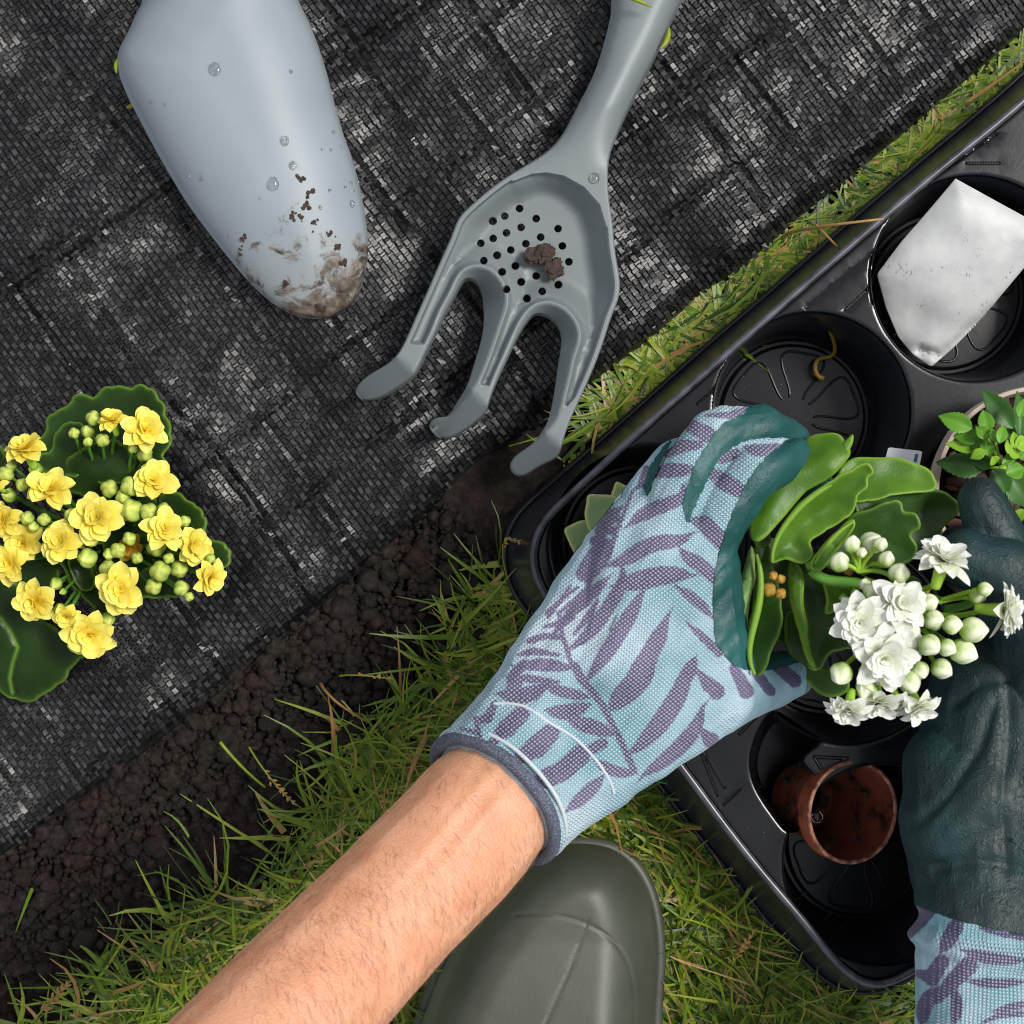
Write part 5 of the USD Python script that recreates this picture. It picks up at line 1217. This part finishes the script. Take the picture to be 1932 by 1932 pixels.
def split(t, mask):
    """two meshes: faces where mask holds, and the rest"""
    out = []
    for mk in (mask, ~mask):
        f = np.asarray(t.faces)[mk]; us = np.unique(f); rm = -np.ones(len(t.vertices), int); rm[us] = np.arange(len(us))
        out.append(trimesh.Trimesh(np.asarray(t.vertices)[us], rm[f], process=False))
    return out
def print_sdf(px, strokes):
    """signed distance (reading scale) to tapered strokes"""
    d = np.full(len(px), 1e3)
    for s in strokes:
        s = np.asarray([q[:3] for q in s], float)
        if s[:, 2].max() > 9.0 and np.linalg.norm(s[-1, :2] - s[0, :2]) > 5.0 * s[:, 2].max():                     # a leaflet: pointed at both ends
            n = 14; t = np.linspace(0, 1, n); c = curve3(s[:, :2], n) if len(s) > 2 else s[0, :2] * (1 - t[:, None]) + s[-1, :2] * t[:, None]
            e = c[-1] - c[0]; c = np.vstack([c[0] - 0.14 * e, c, c[-1] + 0.14 * e])
            pk = s[:, 2].max(); s = np.c_[c, pk * 1.32 * np.sin(np.linspace(0, np.pi, n + 2)) ** 1.05 * (0.9 + 0.1 * np.sin(np.linspace(0, 9, n + 2)))]
        for a, b in zip(s[:-1], s[1:]):
            ab = b[:2] - a[:2]; t = np.clip(((px - a[:2]) @ ab) / (ab @ ab + 1e-9), 0, 1)
            q = a[:2] + t[:, None] * ab
            d = np.minimum(d, np.linalg.norm(px - q, axis=1) - (a[2] + t * (b[2] - a[2])))
    return d

person = Thing('person', 'person with bare forearm, leaf print gardening gloves and rubber boot, holding the white plant', 'person', P(1000, 1900, 0.0))

def arm():
    m = body(chain((990, 1440, .143, 100), (940, 1500, .149, 118), (908, 1535, .152, 133), (870, 1580, .158, 135), (752, 1700, .178, 137), (612, 1845, .203, 146), (452, 2010, .232, 154), (285, 2180, .262, 160)), 0.006, 24, 1)
    nvm = m.vertex_normals; pv = np.asarray(m.vertices); pxm = to_px(pv)
    lat_ = (pxm - [925, 1515]) @ np.array([0.76, 0.65]); along = (pxm - [925, 1515]) @ np.array([-0.65, 0.76])
    ten = 0.0010 * (np.exp(-((lat_ - 10) / 14) ** 2) + 0.8 * np.exp(-((lat_ + 34) / 12) ** 2)) * np.exp(-((along - 60) / 170) ** 2) + 0.0016 * np.exp(-((lat_ + 70) / 34) ** 2 - ((along - 55) / 60) ** 2)
    m.vertices = pv + nvm * (ten + 0.0009 * smoothnoise(pv, 42.0, 12, 2))[:, None]
    m = m.subdivide_loop(1)
    b = part(person, 'body', m, MATS['skin'], smooth=True, label='bare forearm with fine brown hairs')
    # fine hairs, lying roughly across and down the arm
    r2 = np.random.default_rng(5)
    p, fi = trimesh.sample.sample_surface(m, 22000, seed=4)
    nv = m.face_normals[fi]
    px = to_px(p)
    ok = (nv[:, 2] > 0.02) & (px[:, 1] > 1440) & (px[:, 0] > 250) & (px[:, 1] < 1990)
    p, nv, px = p[ok], nv[ok], px[ok]
    keep = r2.random(len(p)) < np.clip(0.25 + 0.6 * smoothnoise(np.c_[px / 130, 0 * px[:, 0]], 1.0, 3, 2) + 0.25 * (px[:, 0] + px[:, 1] < 2250), 0.06, 0.9)
    p, nv = p[keep], nv[keep]
    lat = np.array([0.35, -0.94, 0.0])
    n = len(p); pts = []
    for i in range(n):
        d = lat + r2.normal(0, 0.24, 3); d -= nv[i] * (d @ nv[i]); d /= np.linalg.norm(d)
        L = r2.uniform(0.003, 0.0085); cv = np.cross(nv[i], d) * r2.normal(0, 0.18)
        for t in (0, 0.33, 0.66, 1.0):
            pts.append(p[i] + d * L * t + cv * L * t * t + nv[i] * L * (0.22 * t - 0.16 * t * t))
    c = UsdGeom.BasisCurves.Define(stage, person.path + '/arm_hair')
    c.CreateTypeAttr('linear'); c.CreateCurveVertexCountsAttr(Vt.IntArray([4] * n))
    c.CreatePointsAttr(Vt.Vec3fArray.FromNumpy((np.array(pts) - person.loc).astype(np.float32)))
    w = np.tile([0.000062, 0.00006, 0.00005, 0.00002], n).astype(np.float32)
    c.CreateWidthsAttr(Vt.FloatArray.FromNumpy(w)); c.SetWidthsInterpolation('vertex')
    UsdShade.MaterialBindingAPI.Apply(c.GetPrim()).Bind(MATS['arm_hair'])
    tag(c.GetPrim(), kind='stuff')
arm()

def left_glove():
    palm = hull((922, 1480, .150, 122), (962, 1518, .150, 122), (1010, 1320, .142, 92), (1150, 1415, .138, 95))
    palm2 = hull((1010, 1320, .142, 92), (1150, 1415, .138, 95), (1340, 1300, .128, 88), (1150, 1045, .130, 56), (1325, 1040, .142, 62), (1310, 1180, .136, 76))
    knk = hull((1150, 1045, .128, 56), (1205, 990, .140, 60), (1262, 995, .146, 62), (1325, 1040, .144, 62), (1150, 1250, .145, 90))
    idx = chain((1322, 1040, .143, 60), (1380, 947, .150, 54), (1431, 884, .150, 51), (1496, 872, .136, 44), (1540, 925, .113, 42))
    mid = chain((1258, 1000, .146, 60), (1304, 890, .150, 54), (1348, 824, .147, 53), (1433, 811, .141, 48), (1484, 830, .120, 42), (1500, 900, .10, 40))
    rng_ = chain((1204, 995, .138, 54), (1240, 915, .133, 46), (1272, 872, .124, 42), (1330, 850, .103, 40))
    pky = chain((1155, 1045, .126, 50), (1195, 970, .115, 42), (1250, 935, .098, 38))
    thb = chain((1290, 1330, .126, 78), (1375, 1305, .120, 66), (1440, 1292, .108, 52), (1495, 1268, .096, 44))
    Ax = P(925, 1515, .150) - P(600, 1842, .203); Ax /= np.linalg.norm(Ax)
    palm = palm.trim_by_plane(tuple(Ax), float(Ax @ P(932, 1508, .149)))
    m = body([palm, palm2, knk, *idx, *mid, *rng_, *pky, *thb], 0.0034, 4, 1)
    m = m.subdivide_loop(1)
    px = to_px(np.asarray(m.vertices))
    # soft puckers of the cloth
    nv = m.vertex_normals
    crs = np.exp(-((px - [1250, 1010]) @ np.array([0.45, -0.6]) / 60) ** 2)
    w = (0.0011 + 0.0007 * crs) * smoothnoise(np.c_[(px @ [0.76, 0.65]) / 26, (px @ [0.65, -0.76]) / 80, 0 * px[:, 0]], 1.0, 6, 2) * 2 + 0.0010 * smoothnoise(np.c_[px / 38, np.asarray(m.vertices)[:, 2:3] * 20], 1.0, 9, 2) * 2
    m.vertices = np.asarray(m.vertices) + nv * w[:, None]
    G1 = Polygon(c_glove([(1460, 262), (1410, 320), (1340, 350), (1280, 380), (1240, 430), (1195, 500), (1150, 570), (1110, 640), (1090, 720), (1065, 780), (1045, 840), (1070, 945), (1088, 950), (1110, 880), (1150, 790), (1200, 690), (1260, 580), (1330, 515), (1420, 475), (1520, 458), (1640, 458), (1900, 520), (1900, 200), (1600, 200)]))
    G2 = Polygon(c_glove([(1900, 440), (1700, 455), (1650, 470), (1600, 530), (1540, 570), (1480, 640), (1430, 710), (1390, 790), (1340, 900), (1300, 1000), (1265, 1100), (1250, 1170), (1235, 1260), (1225, 1370), (1225, 1480), (1230, 1570), (1240, 1650), (1290, 1720), (1340, 1780), (1420, 1810), (1500, 1815), (1650, 1790), (1800, 1740), (1900, 1600)]))
    G3 = Polygon(c_glove([(985, 470), (930, 530), (890, 590), (850, 650), (820, 750), (848, 805), (870, 760), (890, 690), (930, 590), (975, 510)]))
    fc = np.asarray(m.vertices)[m.faces].mean(1); fp = to_px(fc)
    jit = 3.0 * smoothnoise(np.c_[fp / 6, 0 * fp[:, 0]], 1.0, 4, 1)
    fpj = fp + jit[:, None]
    coat = shapely.contains_xy(shapely.union_all([G1, G2, G3]), fpj[:, 0], fpj[:, 1]) | ((m.face_normals[:, 2] < -0.25) & (fp[:, 1] < 1330))
    cm, km = split(m, coat)
    strokes = [c_glove(s) for s in [
        [(1180, 330, 8), (1330, 330, 25), (1450, 290, 20)], [(1090, 385, 40), (1190, 440, 50), (1230, 470, 15)], [(960, 560, 20), (1050, 510, 40), (1150, 500, 25)], [(890, 690, 20), (980, 650, 40), (1090, 640, 40), (1110, 630, 10)],
        [(735, 970, 10), (830, 900, 30), (950, 850, 40), (1045, 800, 30), (1050, 740, 20)], [(620, 1200, 30), (760, 1140, 40), (880, 1080, 45), (1000, 1060, 40), (1100, 1020, 30)], [(1410, 510, 35), (1540, 530, 35), (1600, 500, 10)], [(1210, 660, 30), (1300, 720, 55), (1390, 775, 40)],
        [(1110, 940, 20), (1180, 960, 50), (1270, 1060, 50)], [(1270, 590, 25), (1330, 560, 35), (1370, 530, 10)], [(760, 770, 10), (700, 920, 10), (640, 1080, 18), (560, 1200, 18), (490, 1340, 14), (330, 1480, 14)], [(1040, 1110, 15), (1120, 1180, 35), (1220, 1260, 40), (1240, 1330, 35)],
        [(660, 1320, 20), (800, 1290, 50), (950, 1260, 55), (1100, 1260, 30)], [(1020, 1330, 10), (1120, 1400, 25), (1220, 1500, 30)], [(820, 1350, 30), (720, 1530, 45), (600, 1720, 45), (500, 1860, 10)], [(960, 1500, 5), (900, 1640, 45), (800, 1800, 50), (690, 1932, 50)],
        [(1070, 1530, 5), (1160, 1610, 25), (1260, 1710, 25)], [(1120, 1740, 5), (1080, 1830, 30), (1000, 1932, 40)], [(1130, 1810, 5), (1200, 1900, 40)], [(1350, 1800, 30), (1420, 1932, 45)], [(1480, 1830, 30), (1560, 1932, 30)], [(1610, 1790, 40), (1700, 1870, 40)],
        [(330, 1480, 12), (350, 1600, 14), (400, 1760, 14), (450, 1870, 14), (520, 1932, 14)], [(400, 1680, 10), (520, 1580, 35), (620, 1440, 40), (690, 1320, 30), (700, 1210, 25)], [(170, 1760, 15), (100, 1800, 30), (40, 1900, 30)], [(160, 1640, 20), (250, 1610, 20), (340, 1620, 15)], [(120, 1790, 30), (260, 1780, 35), (400, 1800, 25)],
        [(350, 1510, 10), (440, 1440, 20), (540, 1350, 30), (620, 1270, 35)], [(560, 1060, 40), (600, 960, 40), (690, 870, 25)], [(540, 1060, 30), (620, 1080, 30)], [(480, 1250, 50), (540, 1130, 40)], [(700, 930, 12), (640, 940, 14), (580, 1020, 20)], [(840, 640, 20), (800, 720, 12)], [(640, 1080, 30), (560, 1180, 45), (500, 1290, 30)], [(400, 1320, 8), (330, 1420, 12), (270, 1500, 12)], [(270, 1480, 20), (360, 1390, 14), (440, 1330, 10)],
        [(770, 760, 9), (850, 700, 22), (900, 610, 10)], [(690, 980, 8), (640, 1000, 24), (560, 1010, 10)], [(450, 1390, 8), (400, 1500, 24), (300, 1600, 10)], [(240, 1560, 8), (330, 1540, 20), (420, 1500, 8)], [(90, 1720, 10), (190, 1700, 24), (330, 1720, 10)], [(30, 1850, 10), (160, 1860, 26), (330, 1880, 10)], [(420, 1600, 9), (500, 1500, 24), (560, 1400, 10)]]]
    strokes += [c_arm(s) for s in [
        [(1030, 0, 20), (1080, 90, 20), (1170, 200, 20), (1260, 370, 18), (1350, 570, 18)], [(1450, 0, 60), (1330, 120, 50), (1220, 230, 10)], [(1650, 20, 25), (1550, 220, 50), (1420, 390, 50), (1330, 470, 15)], [(1720, 220, 5), (1680, 330, 35), (1560, 470, 40), (1400, 590, 10)], [(1680, 20, 10), (1794, 140, 45)], [(1700, 340, 10), (1760, 400, 45)],
        [(740, 260, 45), (660, 340, 50), (590, 410, 25)], [(900, 360, 50), (820, 440, 60), (740, 490, 40)], [(1060, 480, 55), (960, 570, 55), (870, 610, 55)], [(1180, 600, 25), (1080, 700, 32), (990, 780, 35)], [(880, 100, 40), (760, 160, 40), (620, 150, 30)], [(730, 70, 25), (680, 160, 40)], [(870, 110, 30), (1000, 150, 25), (1100, 170, 30)],
        [(1100, 210, 40), (980, 250, 40), (880, 240, 30)], [(1000, 300, 15), (1120, 330, 40), (1240, 370, 15)], [(1180, 420, 30), (1100, 460, 30)], [(1140, 510, 20), (1220, 560, 30), (1350, 580, 15)], [(490, 280, 12), (520, 400, 15)], [(600, 200, 15), (560, 280, 30), (500, 300, 15)], [(420, 340, 10), (500, 360, 16)]]]
    kp = to_px(np.asarray(km.vertices))
    g = Thing('glove', 'left glove, back of the hand, aqua knit with purple leaf print and a teal rubber palm', parent=person)
    part(g, 'knit', km, MATS['knit_left'], attrs={'print': print_sdf(kp, strokes) * sc(0.16)})
    cmv = np.asarray(cm.vertices) + trimesh.Trimesh(cm.vertices, cm.faces, process=False).vertex_normals * 0.0004
    part(g, 'palm_coating', trimesh.Trimesh(cmv, cm.faces, process=False), MATS['teal_coating'], smooth=True)
    # rolled hem and the seam above it, rings round the wrist
    def ring(cx, cy, z, r, rt, tilt, name, mt, wob=0.0, sq=1.0):
        A = P(925, 1515, .150) - P(600, 1842, .203); A /= np.linalg.norm(A)
        s = np.cross(A, [0, 0, 1.0]); s /= np.linalg.norm(s); u = np.cross(s, A)
        a = np.linspace(0, 2 * np.pi, 96, endpoint=False); R = r * sc(z)
        c = P(cx, cy, z)
        pts = c + np.cos(a)[:, None] * s * R + np.sin(a)[:, None] * u * R * sq + A * (tilt * R * np.maximum(np.sin(a), 0) + wob * np.sin(7 * a) * R)[:, None]
        part(g, name, tube(pts, rt, 10, closed=True), mt, smooth=True)
    ring(930, 1510, .149, 144, 0.0028, 0.10, 'cuff_hem', MATS['hem'], 0.004)
    ring(943, 1497, .147, 154, 0.0009, 0.10, 'cuff_piping', MATS['white_thread'], 0.004)
    sm = c_arm([(590, 205), (680, 205), (760, 222), (880, 300), (1000, 372), (1090, 450), (1180, 560), (1225, 640), (1240, 690)])
    line = spline(sm, closed=False, step=6)
    topv = np.asarray(m.vertices)[m.vertex_normals[:, 2] > 0.1]
    _, ii = cKDTree(to_px(topv)).query(line)
    sp_ = P(line[:, 0], line[:, 1], np.convolve(np.pad(topv[ii, 2], 3, 'edge'), np.ones(7) / 7, 'valid') - 0.0001)
    part(g, 'seam', tube(sp_, 0.0007, 7), MATS['white_thread'], smooth=True)
left_glove()

def right_glove():
    palm = hull((1852, 1545, .100, 152), (1960, 1450, .098, 160), (1890, 1300, .098, 130), (1852, 1660, .108, 128), (2000, 1680, .108, 150), (2000, 1260, .100, 120))
    cuffm = hull((1855, 1700, .112, 128), (2000, 1710, .112, 135), (1860, 2000, .135, 132), (2010, 2010, .135, 138))
    A = chain((1850, 945, .142, 43), (1880, 1012, .143, 53), (1925, 1120, .132, 60), (1970, 1260, .112, 80))
    B = chain((1828, 1054, .148, 56), (1890, 1078, .150, 66), (1960, 1160, .134, 78), (1980, 1290, .112, 100))
    C = chain((1968, 1010, .130, 45), (1995, 1120, .126, 55), (2010, 1260, .110, 70))
    D = chain((1806, 1018, .118, 27), (1850, 1080, .118, 40), (1930, 1200, .105, 60))
    heel = hull((1790, 1440, .105, 82), (1800, 1560, .112, 95), (1850, 1500, .112, 110))
    m = body([palm, cuffm, heel, *A, *B, *C, *D], 0.0036, 6, 1)
    px = to_px(np.asarray(m.vertices)); nv = m.vertex_normals
    w = 0.0012 * smoothnoise(np.c_[px / 60, 0 * px[:, 0]], 1.0, 16, 3) * 2
    for crease in ([(1720, 1560), (1790, 1500), (1850, 1410), (1880, 1320)], [(1900, 1260), (1905, 1380), (1890, 1520), (1900, 1640)], [(1760, 1640), (1850, 1625), (1932, 1640)], [(1800, 1330), (1850, 1290), (1932, 1275)]):
        w = w - 0.0016 * np.exp(-(shapely.distance(LineString(crease), shapely.points(px)) / 12) ** 2)
    fold = np.interp(px[:, 0], [1690, 1716, 1750, 1810, 1880, 1950, 2040], [1752, 1772, 1792, 1812, 1826, 1836, 1842])
    w = w + 0.0030 * np.exp(-((px[:, 1] - fold + 14) / 16) ** 2) - 0.0012 * np.exp(-((px[:, 1] - fold - 8) / 7) ** 2) - 0.002 * np.exp(-((px[:, 1] - fold + 52) / 16) ** 2)
    m.vertices = np.asarray(m.vertices) + nv * w[:, None]
    m = m.subdivide_loop(1)
    fc = np.asarray(m.vertices)[m.faces].mean(1); fp = to_px(fc)
    yb = np.interp(fp[:, 0], [1700, 1740, 1800, 1870, 1932, 2050], [1700, 1712, 1735, 1752, 1766, 1780])
    coat = fp[:, 1] < yb + 2.0 * smoothnoise(np.c_[fp / 6, 0 * fp[:, 0]], 1, 4, 1)
    cm, km = split(m, coat)
    g = Thing('glove', 'right glove, palm up, wrinkled dark green rubber with an aqua leaf print cuff', parent=person)
    cmv = np.asarray(cm.vertices) + trimesh.Trimesh(cm.vertices, cm.faces, process=False).vertex_normals * 0.0004
    part(g, 'palm_coating', trimesh.Trimesh(cmv, cm.faces, process=False), MATS['dark_coating'], smooth=True)
    st = [c_low(s) for s in [[(1310, 1290, 25), (1380, 1200, 45), (1440, 1120, 50)], [(1500, 1360, 30), (1560, 1260, 35), (1600, 1180, 40)], [(1620, 1360, 10), (1760, 1400, 30), (1932, 1410, 30)], [(1380, 1480, 20), (1450, 1500, 45), (1500, 1420, 40)], [(1480, 1620, 20), (1540, 1540, 40), (1640, 1440, 50)], [(1640, 1520, 5), (1760, 1530, 25), (1932, 1520, 25)], [(1400, 1744, 40), (1440, 1600, 40), (1480, 1560, 20)], [(1560, 1744, 20), (1580, 1640, 20), (1560, 1560, 30)], [(1760, 1680, 5), (1840, 1660, 20), (1932, 1640, 20)], [(1700, 1744, 5), (1800, 1700, 16), (1932, 1690, 16)], [(1700, 1240, 8), (1800, 1270, 16), (1932, 1290, 18)]]]
    part(g, 'knit_cuff', km, MATS['knit_right'], attrs={'print': print_sdf(to_px(np.asarray(km.vertices)), st) * sc(0.14)})
right_glove()

def boot():
    o = spline(boot_px, step=6)
    line = LineString(spline(c_arm([(700, 1345), (820, 1338), (1000, 1360), (1150, 1420), (1280, 1540), (1335, 1680), (1350, 1800), (1350, 1932), (1345, 2200)]), closed=False, step=8))
    line2 = LineString(c_arm([(1105, 1360), (1000, 1640), (870, 1932), (820, 2060)]))
    def z(x, y, d):
        p = shapely.points(np.stack([x, y], -1))
        t = np.clip(d / 112, 0, 1)
        zz = 0.014 + 0.052 * np.sqrt(1 - (1 - t) ** 2.0) + 0.00005 * np.clip(y - 1780, 0, 400) + edge_round(d, 6, 0.004)
        zz = zz - 0.0009 * np.exp(-(shapely.distance(line, p) / 3.0) ** 2) - 0.0004 * np.exp(-(shapely.distance(line2, p) / 2.2) ** 2)
        return zz
    ex = [sample_line(line.buffer(k), 6) for k in (0.8, 4, 8)] + [sample_line(line2.buffer(k), 6) for k in (0.8, 4)]
    bp = Polygon(o)
    bi = bp.buffer(-3)
    ex = [[q for q in e if bi.contains(Point(q))] for e in ex]
    b = Thing('boot', 'olive grey rubber boot toe standing on the grass below the arm', parent=person)
    part(b, 'upper', relief(o, z, 0.004, grid=11, rings=(0, 2, 5, 9, 15), ds=7, extra=ex), MATS['boot_rubber'], smooth=50)
    wr = Polygon(o).buffer(3).exterior
    wl = np.array([wr.interpolate(i / 200, normalized=True).coords[0] for i in range(200)])
    part(b, 'welt', tube(P(wl[:, 0], wl[:, 1], 0.011), 0.0035, 8, closed=True), MATS['boot_rubber'], smooth=True)
boot()
